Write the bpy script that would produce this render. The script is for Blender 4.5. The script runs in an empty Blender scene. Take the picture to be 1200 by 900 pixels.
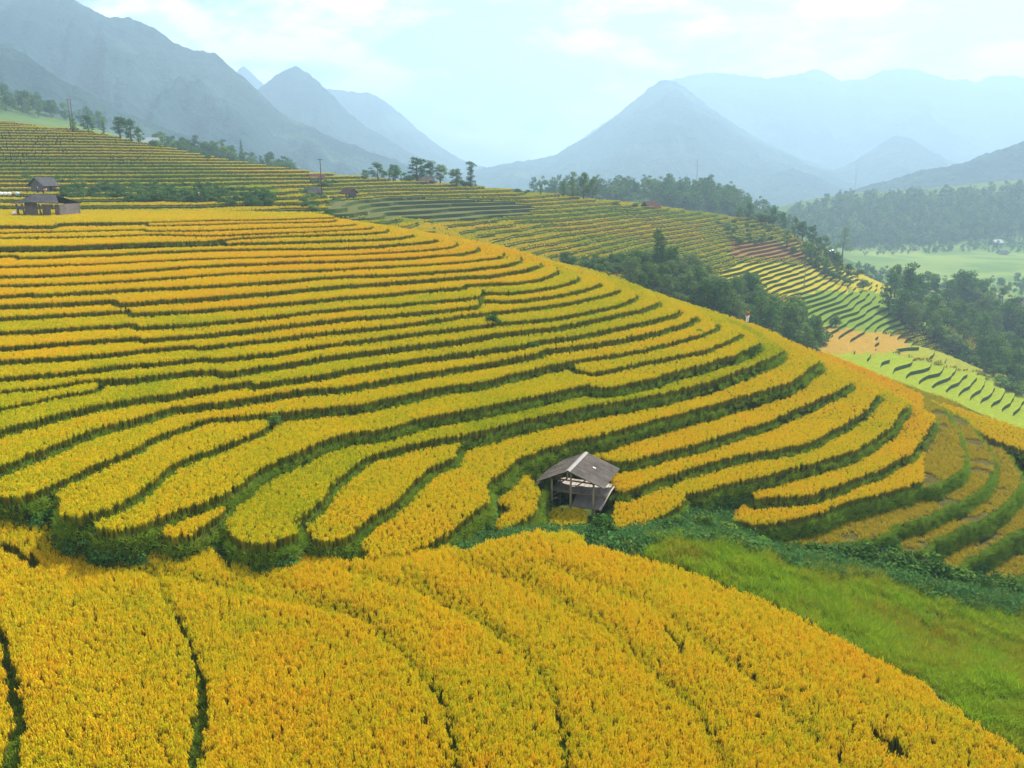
import bpy, math, random
import numpy as np
from mathutils import Vector, Matrix
from mathutils.geometry import delaunay_2d_cdt

random.seed(7)
RNG = np.random.default_rng(7)
PI = math.pi
scene = bpy.context.scene
COL = scene.collection

# ------------------------------------------------------------------ camera model
F, CX, CY, YH = 1000.0, 600.0, 450.0, 195.0
PITCH = math.atan((CY - YH) / F)
CP, SP = math.cos(PITCH), math.sin(PITCH)


def ray(px, py):
    a = (px - CX) / F
    b = (CY - py) / F
    return np.array([a, CP + b * SP, -SP + b * CP])


def on_plane(px, py, z):                    # pixel -> point on the level plane z
    d = ray(px, py)
    return d * (z / d[2])


def at_depth(px, py, D):                    # pixel -> point at ground distance D
    d = ray(px, py)
    return d * (D / d[1])


def at_z(px, D, z):                         # point in the vertical column px at distance D, height z
    t = D * CP - z * SP
    return np.array([(px - CX) / F * t, D, z])


def tdown(py):
    return math.tan(PITCH + math.atan((py - CY) / F))


def project(P):
    P = np.asarray(P, float)
    t = P[..., 1] * CP - P[..., 2] * SP
    v = P[..., 1] * SP + P[..., 2] * CP
    return CX + F * P[..., 0] / t, CY - F * v / t


# ------------------------------------------------------------------ small maths
def vnoise(x, y, seed=0):
    x = np.asarray(x, float); y = np.asarray(y, float)
    xi = np.floor(x).astype(np.int64); yi = np.floor(y).astype(np.int64)
    fx = x - xi; fy = y - yi
    fx = fx * fx * (3 - 2 * fx); fy = fy * fy * (3 - 2 * fy)

    def h(a, b):
        n = (a * 374761393 + b * 668265263 + seed * 974634541) & 0xFFFFFFFF
        n = ((n ^ (n >> 13)) * 1274126177) & 0xFFFFFFFF
        n = n ^ (n >> 16)
        return (n & 0xFFFF) / 65535.0
    v = (h(xi, yi) * (1 - fx) + h(xi + 1, yi) * fx) * (1 - fy) + (h(xi, yi + 1) * (1 - fx) + h(xi + 1, yi + 1) * fx) * fy
    return v * 2 - 1


def fbm(x, y, seed=0, octs=4):
    s = 0; a = 1.0; t = 0
    for o in range(octs):
        s = s + a * vnoise(x * 2 ** o, y * 2 ** o, seed + o * 17); t += a; a *= 0.5
    return s / t


class TPS:
    def __init__(self, P, smooth=0.0):
        P = np.array(P, float)
        self.c = P[:, :2]; self.s = 100.0
        A = P[:, :2] / self.s
        n = len(A)
        K = self._k(A, A) + np.eye(n) * smooth
        Q = np.hstack([np.ones((n, 1)), A])
        M = np.block([[K, Q], [Q.T, np.zeros((3, 3))]])
        w = np.linalg.solve(M, np.concatenate([P[:, 2], np.zeros(3)]))
        self.w = w[:n]; self.a = w[n:]

    @staticmethod
    def _k(A, B):
        r2 = ((A[:, None, :] - B[None, :, :]) ** 2).sum(-1)
        return 0.5 * r2 * np.log(np.maximum(r2, 1e-12))

    def __call__(self, x, y):
        x = np.asarray(x, float); sh = x.shape
        X = np.stack([x.ravel(), np.asarray(y, float).ravel()], 1) / self.s
        out = np.empty(len(X))
        for i in range(0, len(X), 20000):
            B = X[i:i + 20000]
            out[i:i + 20000] = self._k(B, self.c / self.s) @ self.w + self.a[0] + B @ self.a[1:]
        return out.reshape(sh)


def inside(poly, x, y):
    poly = np.asarray(poly, float)
    r = np.zeros(np.shape(x), bool)
    n = len(poly)
    for i in range(n):
        x1, y1 = poly[i]; x2, y2 = poly[(i + 1) % n]
        if y1 == y2:
            continue
        c = ((y1 > y) != (y2 > y)) & (x < (x2 - x1) * (y - y1) / (y2 - y1) + x1)
        r ^= c
    return r


def dist_poly(line, x, y):
    d = np.full(np.shape(x), 1e9)
    for (x1, y1), (x2, y2) in zip(line[:-1], line[1:]):
        dx, dy = x2 - x1, y2 - y1
        t = np.clip(((x - x1) * dx + (y - y1) * dy) / max(dx * dx + dy * dy, 1e-9), 0, 1)
        d = np.minimum(d, np.hypot(x - x1 - t * dx, y - y1 - t * dy))
    return d


def smooth_line(pts, step):                 # Catmull-Rom through the points, resampled
    P = np.array(pts, float)
    out = []
    for i in range(len(P) - 1):
        p0 = P[max(i - 1, 0)]; p1 = P[i]; p2 = P[i + 1]; p3 = P[min(i + 2, len(P) - 1)]
        L = np.linalg.norm(p2 - p1)
        st = step(p1) if callable(step) else step
        n = max(1, int(L / st))
        for k in range(n):
            t = k / n
            m1 = (p2 - p0) * 0.5; m2 = (p3 - p1) * 0.5
            m1 *= min(1, L / max(np.linalg.norm(m1), 1e-6)); m2 *= min(1, L / max(np.linalg.norm(m2), 1e-6))
            h1 = 2 * t ** 3 - 3 * t ** 2 + 1; h2 = t ** 3 - 2 * t ** 2 + t
            h3 = -2 * t ** 3 + 3 * t ** 2; h4 = t ** 3 - t ** 2
            out.append(h1 * p1 + h2 * m1 + h3 * p2 + h4 * m2)
    out.append(P[-1])
    return np.array(out)


# ------------------------------------------------------------------ objects
def link(o, parent=None):
    COL.objects.link(o)
    if parent is not None:
        o.parent = parent
    return o


def obj(name, verts, faces, mats=None, parent=None, smooth=False, midx=None):
    me = bpy.data.meshes.new(name)
    me.from_pydata([tuple(map(float, v)) for v in verts], [], [tuple(map(int, f)) for f in faces])
    for m in (mats if isinstance(mats, (list, tuple)) else [mats]):
        if m: me.materials.append(m)
    if midx is not None:
        me.polygons.foreach_set('material_index', np.array(midx, np.int32))
    if smooth:
        me.polygons.foreach_set('use_smooth', np.ones(len(me.polygons), bool))
    me.update()
    return link(bpy.data.objects.new(name, me), parent)


def tag(o, label=None, cat=None, group=None, kind=None):
    if label: o['label'] = label
    if cat: o['category'] = cat
    if group: o['group'] = group
    if kind: o['kind'] = kind
    return o


def empty(name, loc, rz=0.0, label=None, cat=None, group=None):
    o = bpy.data.objects.new(name, None)
    o.empty_display_size = 0.2
    COL.objects.link(o)
    o.location = loc; o.rotation_euler = (0, 0, rz)
    return tag(o, label, cat, group)


def copy_tree(root, loc, rz, scale, label=None, group=None):
    r = root.copy(); COL.objects.link(r)
    r.location = loc; r.rotation_euler = (0, 0, rz); r.scale = scale
    if label: r['label'] = label
    if group: r['group'] = group
    elif 'group' in r: del r['group']
    for ch in list(root.children):
        c = ch.copy(); COL.objects.link(c); c.parent = r
        for g in ch.children:
            e = g.copy(); COL.objects.link(e); e.parent = c
    return r


class MB:                                   # collects shapes into one mesh
    def __init__(self):
        self.v = []; self.f = []

    def add(self, vs, fs):
        n = len(self.v)
        self.v += [tuple(v) for v in vs]
        self.f += [tuple(i + n for i in f) for f in fs]

    def box(self, c, s, rot=None):
        R = rot if rot is not None else Matrix.Identity(3)
        vs = []
        for dz in (-.5, .5):
            for dx, dy in ((-.5, -.5), (.5, -.5), (.5, .5), (-.5, .5)):
                vs.append(Vector(c) + R @ Vector((dx * s[0], dy * s[1], dz * s[2])))
        self.add(vs, [(0, 3, 2, 1), (4, 5, 6, 7), (0, 1, 5, 4), (1, 2, 6, 5), (2, 3, 7, 6), (3, 0, 4, 7)])

    def tube(self, pts, radii, n=8, cap=True):
        rings = []
        P = [Vector(p) for p in pts]
        for i, p in enumerate(P):
            t = (P[min(i + 1, len(P) - 1)] - P[max(i - 1, 0)]).normalized()
            a = t.orthogonal().normalized() if abs(t.z) < .99 else Vector((1, 0, 0))
            a = (a - t * a.dot(t)).normalized()
            b = t.cross(a)
            r = radii[i] if isinstance(radii, (list, tuple)) else radii
            rings.append([p + (a * math.cos(2 * PI * k / n) + b * math.sin(2 * PI * k / n)) * r for k in range(n)])
        vs = [v for r in rings for v in r]
        fs = []
        for i in range(len(P) - 1):
            for k in range(n):
                fs.append((i * n + k, i * n + (k + 1) % n, (i + 1) * n + (k + 1) % n, (i + 1) * n + k))
        if cap:
            fs.append(tuple(range(n - 1, -1, -1))); fs.append(tuple((len(P) - 1) * n + k for k in range(n)))
        self.add(vs, fs)

    def slab(self, quad, th):               # a quad with thickness th along its normal (downwards)
        q = [Vector(p) for p in quad]
        nrm = (q[1] - q[0]).cross(q[3] - q[0]).normalized()
        if nrm.z < 0: nrm = -nrm
        lo = [p - nrm * th for p in q]
        self.add(q + lo, [(0, 1, 2, 3), (7, 6, 5, 4), (0, 4, 5, 1), (1, 5, 6, 2), (2, 6, 7, 3), (3, 7, 4, 0)])

    def build(self, name, mat, parent=None, smooth=False):
        return obj(name, self.v, self.f, mat, parent, smooth)


# ------------------------------------------------------------------ materials
class NT:
    def __init__(self, m):
        self.t = m.node_tree; self.n = self.t.nodes; self.l = self.t.links

    def add(self, typ, **kw):
        nd = self.n.new(typ)
        for k, v in kw.items():
            if k == 'ins':
                for i, val in v.items():
                    if hasattr(val, 'is_output'): self.l.new(val, nd.inputs[i])
                    else: nd.inputs[i].default_value = val
            else:
                setattr(nd, k, v)
        return nd

    def link(self, a, b):
        self.l.new(a, b)

    def mix(self, fac, a, b, blend='MIX'):
        nd = self.n.new('ShaderNodeMix'); nd.data_type = 'RGBA'; nd.blend_type = blend
        for i, v in ((0, fac), (6, a), (7, b)):
            if hasattr(v, 'is_output'): self.l.new(v, nd.inputs[i])
            else: nd.inputs[i].default_value = (tuple(v) + (1,))[:4] if isinstance(v, (tuple, list)) else v
        return nd.outputs[2]

    def noise(self, scale, detail=3, rough=.55, vec=None, dist=0):
        nd = self.n.new('ShaderNodeTexNoise')
        nd.inputs['Scale'].default_value = scale; nd.inputs['Detail'].default_value = detail
        nd.inputs['Roughness'].default_value = rough; nd.inputs['Distortion'].default_value = dist
        if vec is not None: self.l.new(vec, nd.inputs['Vector'])
        return nd.outputs['Fac']

    def ramp(self, fac, stops):
        nd = self.n.new('ShaderNodeValToRGB')
        self.l.new(fac, nd.inputs[0])
        e = nd.color_ramp.elements
        while len(e) < len(stops): e.new(0.5)
        for el, (p, c) in zip(e, stops):
            el.position = p; el.color = (c, c, c, 1) if not isinstance(c, tuple) else c + (1,)
        return nd.outputs[0]

    def math(self, op, a, b=None, c=None, clamp=False):
        nd = self.n.new('ShaderNodeMath'); nd.operation = op; nd.use_clamp = clamp
        for i, v in enumerate((a, b, c)):
            if v is None: continue
            if hasattr(v, 'is_output'): self.l.new(v, nd.inputs[i])
            else: nd.inputs[i].default_value = v
        return nd.outputs[0]


def newmat(name):
    m = bpy.data.materials.new(name); m.use_nodes = True
    m.node_tree.nodes.clear()
    return m, NT(m)


def out_surface(N, sh):
    o = N.add('ShaderNodeOutputMaterial'); N.link(sh, o.inputs['Surface'])


def mat_leafy(name, colour_fn, trans=0.4, tcol=1.15):
    """diffuse + translucent leaf material; colour_fn(N) gives a colour socket"""
    m, N = newmat(name)
    c = colour_fn(N)
    d = N.add('ShaderNodeBsdfDiffuse', ins={'Color': c})
    t = N.add('ShaderNodeBsdfTranslucent', ins={'Color': c})
    mx = N.add('ShaderNodeMixShader', ins={0: trans, 1: d.outputs[0], 2: t.outputs[0]})
    out_surface(N, mx.outputs[0])
    return m


def inst_tint(N):
    return N.add('ShaderNodeAttribute', attribute_type='INSTANCER', attribute_name='tint').outputs['Fac']


def obj_rand(N):
    return N.add('ShaderNodeObjectInfo').outputs['Random']


def island_rand(N):
    return N.add('ShaderNodeNewGeometry').outputs['Random Per Island']


def world_pos(N):
    return N.add('ShaderNodeNewGeometry').outputs['Position']


GREEN_RICE = (.26, .37, .016)
YELLOW_RICE = (.62, .56, .016)
GOLD_RICE = (.78, .53, .018)
ORANGE_RICE = (.74, .42, .02)


def rice_colour(N, shift=0.0, dark=1.0):
    t = inst_tint(N)
    r = obj_rand(N)
    t2 = N.math('ADD', t, N.math('MULTIPLY', N.math('SUBTRACT', r, .5), .30))
    t3 = N.math('ADD', t2, N.math('MULTIPLY', N.math('SUBTRACT', island_rand(N), .5), .35))
    t4 = N.math('ADD', t3, shift, clamp=True)
    k = dark
    sc = lambda c: tuple(v * k for v in c)
    return N.ramp(t4, [(0.0, sc(GREEN_RICE)), (.42, sc(YELLOW_RICE)), (.72, sc(GOLD_RICE)), (1.0, sc(ORANGE_RICE))])


M_PANICLE = mat_leafy('rice_panicle', lambda N: rice_colour(N, .08), .22)


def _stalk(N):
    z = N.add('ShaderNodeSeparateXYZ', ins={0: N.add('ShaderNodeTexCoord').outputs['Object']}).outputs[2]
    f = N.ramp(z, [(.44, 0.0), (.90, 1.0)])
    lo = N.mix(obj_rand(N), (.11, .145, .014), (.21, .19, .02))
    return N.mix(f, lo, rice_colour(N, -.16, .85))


M_STALK = mat_leafy('rice_leaf', _stalk, .22)


def _grass(a, b, c):
    def fn(N):
        f = N.math('ADD', N.math('MULTIPLY', obj_rand(N), .6), N.math('MULTIPLY', island_rand(N), .4))
        base = N.ramp(f, [(0.0, a), (.55, b), (1.0, c)])
        t = inst_tint(N)
        return N.mix(N.math('MULTIPLY', t, .9, clamp=True), base, N.mix(obj_rand(N), (.30, .22, .02), (.28, .12, .015)))
    return fn


M_BANK = mat_leafy('bank_grass_blade', _grass((.065, .15, .014), (.125, .235, .02), (.20, .30, .026)), .3)
M_SLOPE = mat_leafy('slope_grass_blade', _grass((.10, .20, .012), (.18, .29, .014), (.29, .36, .018)), .4)
M_WEED = mat_leafy('weed_leaf', _grass((.028, .085, .026), (.05, .13, .034), (.09, .20, .045)), .3)
M_STUBBLE = mat_leafy('stubble_straw', _grass((.22, .18, .015), (.38, .30, .018), (.22, .27, .02)), .3)


def leaf_mat(name, a, b, c, trans=.3):
    def fn(N):
        f = N.math('ADD', N.math('MULTIPLY', island_rand(N), .65), N.math('MULTIPLY', obj_rand(N), .35))
        return N.ramp(f, [(0.0, a), (.5, b), (1.0, c)])
    return mat_leafy(name, fn, trans)


M_LEAF_DARK = leaf_mat('leaf_dark', (.018, .056, .012), (.046, .105, .020), (.115, .185, .032))
M_LEAF_MID = leaf_mat('leaf_mid', (.032, .08, .014), (.08, .15, .024), (.17, .235, .036))
M_LEAF_PALE = leaf_mat('leaf_pale', (.060, .105, .030), (.100, .150, .042), (.15, .20, .055))
M_LEAF_FRESH = leaf_mat('leaf_fresh', (.05, .14, .02), (.09, .22, .03), (.14, .28, .04), .4)


def bark():
    m, N = newmat('bark')
    c = N.mix(N.noise(9, 4), (.06, .045, .032), (.16, .125, .09))
    b = N.add('ShaderNodeBsdfDiffuse', ins={'Color': c}); out_surface(N, b.outputs[0]); return m


M_BARK = bark()


def ground_mat(name, cols, scale=1.0, rough_bump=.3):
    m, N = newmat(name)
    p = world_pos(N)
    c = N.mix(N.ramp(N.noise(.35 * scale, 5, .6, p), [(.35, 0.0), (.65, 1.0)]), cols[0], cols[1])
    if len(cols) > 2:
        c = N.mix(N.ramp(N.noise(2.2 * scale, 4, .65, p), [(.45, 0.0), (.7, 1.0)]), c, cols[2])
    b = N.add('ShaderNodeBsdfPrincipled', ins={'Base Color': c, 'Roughness': 1.0, 'Specular IOR Level': 0.0})
    bp = N.add('ShaderNodeBump', ins={'Strength': rough_bump, 'Distance': .15, 'Height': N.noise(6 * scale, 5, .7, p)})
    N.link(bp.outputs[0], b.inputs['Normal'])
    out_surface(N, b.outputs[0]); return m


M_SOIL = ground_mat('terrace_soil', ((.030, .040, .010), (.045, .045, .014), (.030, .050, .010)))
M_BANKSOIL = ground_mat('terrace_bank', ((.018, .034, .008), (.028, .048, .010), (.035, .035, .014)))
M_HARVEST = ground_mat('harvested_soil', ((.045, .036, .014), (.075, .055, .02), (.06, .075, .014)), 2.5, .6)
M_GULLY = ground_mat('gully_ground', ((.025, .05, .014), (.04, .07, .018), (.05, .045, .02)))


def zone_mat(name, bank=False):
    m, N = newmat(name)
    p = world_pos(N)
    a = N.add('ShaderNodeAttribute', attribute_type='GEOMETRY', attribute_name='zcol').outputs['Color']
    n = N.noise(.9, 5, .7, p)
    c = N.mix(N.ramp(n, [(.35, .0), (.68, .6)]), a, (.06, .085, .015))
    b = N.add('ShaderNodeBsdfDiffuse', ins={'Color': c})
    bp = N.add('ShaderNodeBump', ins={'Strength': .6, 'Distance': .4, 'Height': N.noise(1.6, 5, .7, p)})
    N.link(bp.outputs[0], b.inputs['Normal'])
    out_surface(N, b.outputs[0]); return m


M_ZONE = zone_mat('hillside_field')


def wood(name, a, b, scale=3.0, axis_scale=(1, 1, 12)):
    m, N = newmat(name)
    co = N.add('ShaderNodeTexCoord').outputs['Object']
    mp = N.add('ShaderNodeMapping', ins={'Vector': co, 'Scale': axis_scale})
    n = N.noise(scale, 6, .65, mp.outputs[0])
    n2 = N.noise(1.1, 4, .6, co)
    c = N.mix(N.ramp(n, [(.3, 0.0), (.7, 1.0)]), a, b)
    c = N.mix(N.ramp(n2, [(.4, 0.0), (.75, .6)]), c, tuple(v * .45 for v in a))
    s = N.add('ShaderNodeBsdfPrincipled', ins={'Base Color': c, 'Roughness': .85, 'Specular IOR Level': .2})
    bp = N.add('ShaderNodeBump', ins={'Strength': .5, 'Distance': .03, 'Height': n})
    N.link(bp.outputs[0], s.inputs['Normal'])
    out_surface(N, s.outputs[0]); return m


M_POLE = wood('weathered_post', (.20, .15, .095), (.33, .25, .16), 4, (6, 6, .8))
M_PLANK = wood('grey_plank', (.20, .175, .15), (.33, .29, .24), 3, (8, 1, 8))
M_OLDWOOD = wood('old_board', (.085, .068, .056), (.17, .14, .115), 3, (9, 9, .8))
M_DARKWOOD = wood('dark_timber', (.06, .045, .035), (.12, .09, .07), 4, (6, 6, 1))


def roof_sheet(name, a, b, wave_scale=5.0, direction='X'):
    m, N = newmat(name)
    co = N.add('ShaderNodeTexCoord').outputs['Object']
    w = N.add('ShaderNodeTexWave', bands_direction=direction, ins={'Vector': co, 'Scale': wave_scale, 'Distortion': .15})
    n = N.noise(1.3, 5, .65, co)
    n2 = N.noise(9, 4, .7, co)
    c = N.mix(N.ramp(n, [(.35, 0.0), (.7, 1.0)]), a, b)
    c = N.mix(N.ramp(n2, [(.58, 0.0), (.72, .6)]), c, (.07, .06, .05))
    s = N.add('ShaderNodeBsdfPrincipled', ins={'Base Color': c, 'Roughness': 1.0, 'Specular IOR Level': .0})
    bp = N.add('ShaderNodeBump', ins={'Strength': .8, 'Distance': .04, 'Height': w.outputs['Fac']})
    N.link(bp.outputs[0], s.inputs['Normal'])
    out_surface(N, s.outputs[0]); return m


M_ROOFGREY = roof_sheet('grey_roof_sheet', (.048, .042, .037), (.095, .084, .073), 2.6, 'Y')
M_ROOFDARK = roof_sheet('dark_roof_sheet', (.045, .045, .048), (.085, .082, .08), 5)
M_ROOFRED = roof_sheet('red_roof_tile', (.065, .035, .028), (.10, .055, .042), 5)


def plain(name, col, var=.25, rough=.8):
    m, N = newmat(name)
    c = N.mix(N.noise(2.5, 4, .6, N.add('ShaderNodeTexCoord').outputs['Object']), tuple(v * (1 - var) for v in col), tuple(min(.95, v * (1 + var)) for v in col))
    s = N.add('ShaderNodeBsdfPrincipled', ins={'Base Color': c, 'Roughness': rough, 'Specular IOR Level': .3})
    out_surface(N, s.outputs[0]); return m


M_WHITE = plain('white_cloth', (.72, .74, .76), .1)
M_BLUE = plain('blue_tarp', (.05, .20, .55), .2, .5)
M_REDCLOTH = plain('dark_red_cloth', (.30, .05, .04))
M_ORANGECLOTH = plain('orange_cloth', (.55, .20, .09))
M_DARKCLOTH = plain('dark_cloth', (.03, .03, .045))
M_SKIN = plain('skin', (.35, .21, .14), .08)
M_HAIR = plain('hair', (.015, .012, .01))
M_PLASTER = plain('pale_plaster', (.40, .38, .36), .12)
M_CONCRETE = plain('concrete_pole', (.17, .165, .155), .15, 1.0)
M_STEEL = plain('steel_lattice', (.30, .32, .34), .1, .5)
M_WINDOW = plain('window_dark', (.02, .025, .03), .1, .2)
M_DARK = plain('dark_interior', (.02, .018, .015))

# ------------------------------------------------------------------ plant prototypes for the stuff (not linked to the scene)
def proto(name, mb_list, mats):
    V = []; Fc = []; mi = []
    for k, mb in enumerate(mb_list):
        n = len(V); V += mb.v; Fc += [tuple(i + n for i in f) for f in mb.f]; mi += [k] * len(mb.f)
    me = bpy.data.meshes.new(name)
    me.from_pydata([tuple(v) for v in V], [], Fc)
    for m in mats: me.materials.append(m)
    me.polygons.foreach_set('material_index', np.array(mi, np.int32)); me.update()
    return bpy.data.objects.new(name, me)


def blade(mb, base, direction, length, lean, width, droop=.3, segs=2):
    d = Vector((math.cos(direction), math.sin(direction), 0))
    s = Vector((-d.y, d.x, 0))
    # turn the blade a little round its own length
    pts = []
    for i in range(segs + 1):
        t = i / segs
        out = lean * t + droop * t * t
        z = length * (t - .22 * droop / max(length, .1) * t * t * 2.0)
        pts.append(Vector(base) + d * out + Vector((0, 0, z)))
    vs = []; fs = []
    for i, p in enumerate(pts):
        w = width * (1 - .75 * (i / segs) ** 1.5) * .5
        vs += [p - s * w, p + s * w]
    for i in range(segs):
        fs.append((2 * i, 2 * i + 1, 2 * i + 3, 2 * i + 2))
    mb.add(vs, fs)
    return pts[-1], d


def rice_tuft(name, stems, seed, bw, pw, h=.9, lean=.06, low=.77):
    r = random.Random(seed)
    A, B = MB(), MB()
    wind = r.uniform(0, 2 * PI)
    for i in range(stems):
        a = wind + r.gauss(0, 1.1)
        b = (r.gauss(0, .035), r.gauss(0, .035), 0)
        L = h * r.uniform(low, 1.0)
        tip, d = blade(A, b, a, L, r.uniform(.01, lean), bw * r.uniform(.7, 1.2), r.uniform(.01, lean), 2)
        # drooping ear of grain: rises a little, then hangs
        q0 = tip - Vector((0, 0, .13)) - d * .01
        q1 = tip + d * .025 + Vector((0, 0, .05))
        q2 = tip + d * r.uniform(.06, .11) + Vector((0, 0, -r.uniform(.03, .14)))
        s = Vector((-d.y, d.x, 0)); s2 = (d * .8 + Vector((0, 0, .6)))
        w = pw * .5 * r.uniform(.8, 1.2)
        B.add([q0, q1 - s * w, q1 + s * w, q2], [(0, 1, 3, 2)])
        B.add([q0, q1 - s2 * w * .6, q1 + s2 * w * .6, q2], [(0, 1, 3, 2)])
    for i in range(max(3, stems // 3)):     # upright flag leaves
        blade(A, (r.gauss(0, .03), r.gauss(0, .03), 0), r.uniform(0, 2 * PI), h * r.uniform(.9, 1.16), r.uniform(.03, .12), bw * 1.1, .05, 2)
    return proto(name, [A, B], [M_STALK, M_PANICLE])


def grass_tuft(name, n, seed, h, w, spread, mat, droop=.35):
    r = random.Random(seed); A = MB()
    for i in range(n):
        blade(A, (r.gauss(0, spread), r.gauss(0, spread), 0), r.uniform(0, 2 * PI), h * r.uniform(.55, 1.0), r.uniform(.05, .3) * h, w * r.uniform(.7, 1.2), r.uniform(.1, droop) * h, 3)
    return proto(name, [A], [mat])


def leaf_card(mb, p, nrm, size, r):
    n = Vector(nrm).normalized()
    a = n.orthogonal().normalized(); b = n.cross(a)
    ang = r.uniform(0, 2 * PI)
    u = a * math.cos(ang) + b * math.sin(ang); v = n.cross(u)
    w = size * r.uniform(.5, .8); l = size * r.uniform(.8, 1.2)
    p = Vector(p)
    mb.add([p - u * l * .5, p + v * w * .5 + n * size * .08, p + u * l * .5, p - v * w * .5 + n * size * .08], [(0, 1, 2, 3)])


def weed_clump(name, n, seed, h, rad, leaf, mat):
    r = random.Random(seed); A = MB()
    for i in range(n):
        a = r.uniform(0, 2 * PI); q = rad * math.sqrt(r.random())
        z = h * (1 - (q / rad) ** 2 * .6) * r.uniform(.15, 1.0)
        leaf_card(A, (q * math.cos(a), q * math.sin(a), z), (math.cos(a) * .6 + r.gauss(0, .3), math.sin(a) * .6 + r.gauss(0, .3), r.uniform(.3, 1.1)), leaf * r.uniform(.6, 1.3), r)
    return proto(name, [A], [mat])


T_RICE_NEAR = [rice_tuft('rice_tuft', 17, s, .020, .036, .9, .06, .70) for s in (1, 2, 3)]
T_RICE_MID = [rice_tuft('rice_tuft', 14, s, .026, .050) for s in (4, 5, 6)]
T_RICE_FAR = [rice_tuft('rice_tuft', 14, s, .05, .09, .9, .10) for s in (7, 8)]
T_BANK = [grass_tuft('grass_tuft', 16, s, .55, .035, .07, M_BANK, .5) for s in (11, 12)]
T_SLOPE = [grass_tuft('grass_tuft', 20, s, .6, .028, .05, M_SLOPE, .45) for s in (13, 14)]
T_STUB = [grass_tuft('straw_tuft', 10, s, .32, .032, .05, M_STUBBLE, .4) for s in (15, 16)]
T_WEED = [weed_clump('weed_clump', 60, s, .75, .5, .20, M_WEED) for s in (17, 18, 19)]
T_TALLGRASS = [grass_tuft('grass_tuft', 22, s, 1.0, .04, .12, M_WEED, .6) for s in (20, 21)]


def scatter(name, P, rot, scl, tint, protos, kind='stuff', label=None, cat=None):
    """plants that nobody could count: one object whose points carry instances"""
    me = bpy.data.meshes.new(name)
    n = len(P)
    me.vertices.add(n); me.vertices.foreach_set('co', np.asarray(P, np.float32).ravel())
    a = me.attributes.new('rotv', 'FLOAT_VECTOR', 'POINT'); a.data.foreach_set('vector', np.asarray(rot, np.float32).ravel())
    a = me.attributes.new('scl', 'FLOAT', 'POINT'); a.data.foreach_set('value', np.asarray(scl, np.float32))
    a = me.attributes.new('tint', 'FLOAT', 'POINT'); a.data.foreach_set('value', np.asarray(tint, np.float32))
    a = me.attributes.new('pick', 'INT', 'POINT'); a.data.foreach_set('value', RNG.integers(0, len(protos), n).astype(np.int32))
    me.update()
    o = link(bpy.data.objects.new(name, me))
    g = bpy.data.node_groups.new(name, 'GeometryNodeTree')
    g.interface.new_socket('Geometry', in_out='INPUT', socket_type='NodeSocketGeometry')
    g.interface.new_socket('Geometry', in_out='OUTPUT', socket_type='NodeSocketGeometry')
    nd = g.nodes; L = g.links
    gi = nd.new('NodeGroupInput'); go = nd.new('NodeGroupOutput')
    ip = nd.new('GeometryNodeInstanceOnPoints')
    jn = nd.new('GeometryNodeJoinGeometry')
    for p in reversed(protos):
        oi = nd.new('GeometryNodeObjectInfo'); oi.inputs['Object'].default_value = p; oi.inputs['As Instance'].default_value = True
        L.new(oi.outputs['Geometry'], jn.inputs[0])

    def attr(nm, typ):
        x = nd.new('GeometryNodeInputNamedAttribute'); x.data_type = typ; x.inputs['Name'].default_value = nm
        return x.outputs['Attribute']
    L.new(gi.outputs[0], ip.inputs['Points']); L.new(jn.outputs[0], ip.inputs['Instance'])
    ip.inputs['Pick Instance'].default_value = True
    L.new(attr('pick', 'INT'), ip.inputs['Instance Index'])
    L.new(attr('rotv', 'FLOAT_VECTOR'), ip.inputs['Rotation'])
    L.new(attr('scl', 'FLOAT'), ip.inputs['Scale'])
    L.new(ip.outputs[0], go.inputs[0])
    md = o.modifiers.new('plants', 'NODES'); md.node_group = g
    return tag(o, label, cat, None, kind)


def zrot(n, lean=.08):
    r = np.zeros((n, 3)); r[:, 2] = RNG.uniform(0, 2 * PI, n)
    r[:, 0] = RNG.normal(0, lean, n); r[:, 1] = RNG.normal(0, lean, n)
    return r


# ================================================================== MAIN HILL: stacked level terraces
CANH = .74; CAN = .92                                   # height of the standing rice
# (level, y of this lip, y of the lip below in the same column, share of the gap that is riser), upwards from X
UP = [('WW', 491, 531, .50), ('UU', 468, 508, .42), ('TT', 507, 554, .36), ('S', 473, 507, .38), ('R', 450, 473, .40),
      ('Q', 431, 450, .42), ('P', 412, 431, .42), ('O', 398, 412, .44), ('N', 384.4, 398, .44), ('M', 370.4, 384.4, .44),
      ('L', 358.4, 370.4, .45), ('K', 346, 358.4, .46), ('J', 332, 346, .46), ('I', 321, 332, .47), ('H', 312.4, 321, .48),
      ('G', 303, 312.4, .48), ('F', 296, 303, .48), ('E', 287.4, 296, .5), ('D2', 279, 287.4, .5), ('D', 272, 279, .5),
      ('C', 266.6, 272, .5), ('B', 261.5, 266.6, .5), ('A2', 259.5, 264.5, .5), ('A', 255.5, 260.5, .5)]
DOWN = [('Y', 510, 538, .42), ('Z', 538, 566, .38), ('AA', 542, 576, .45), ('BB', 576, 600, .48), ('CC', 582, 624, .40),
        ('DD', 590, 621, .50), ('EE', 590, 632, .50), ('FF', 608, 660, .45)]
ZC = {'X': -20.6}
z = ZC['X']
for nm, y, yb, phi in UP:
    z = z * (1 - phi * (tdown(yb) - tdown(y)) / tdown(yb)); ZC[nm] = z
z = ZC['X']
for nm, ya, y, phi in DOWN:
    t = (tdown(y) - tdown(ya)) / tdown(y)
    z = z / (1 - phi * t); ZC[nm] = z
ZC['T'] = .5 * (ZC['S'] + ZC['TT']); ZC['VV'] = .55 * ZC['UU'] + .45 * ZC['WW']
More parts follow.
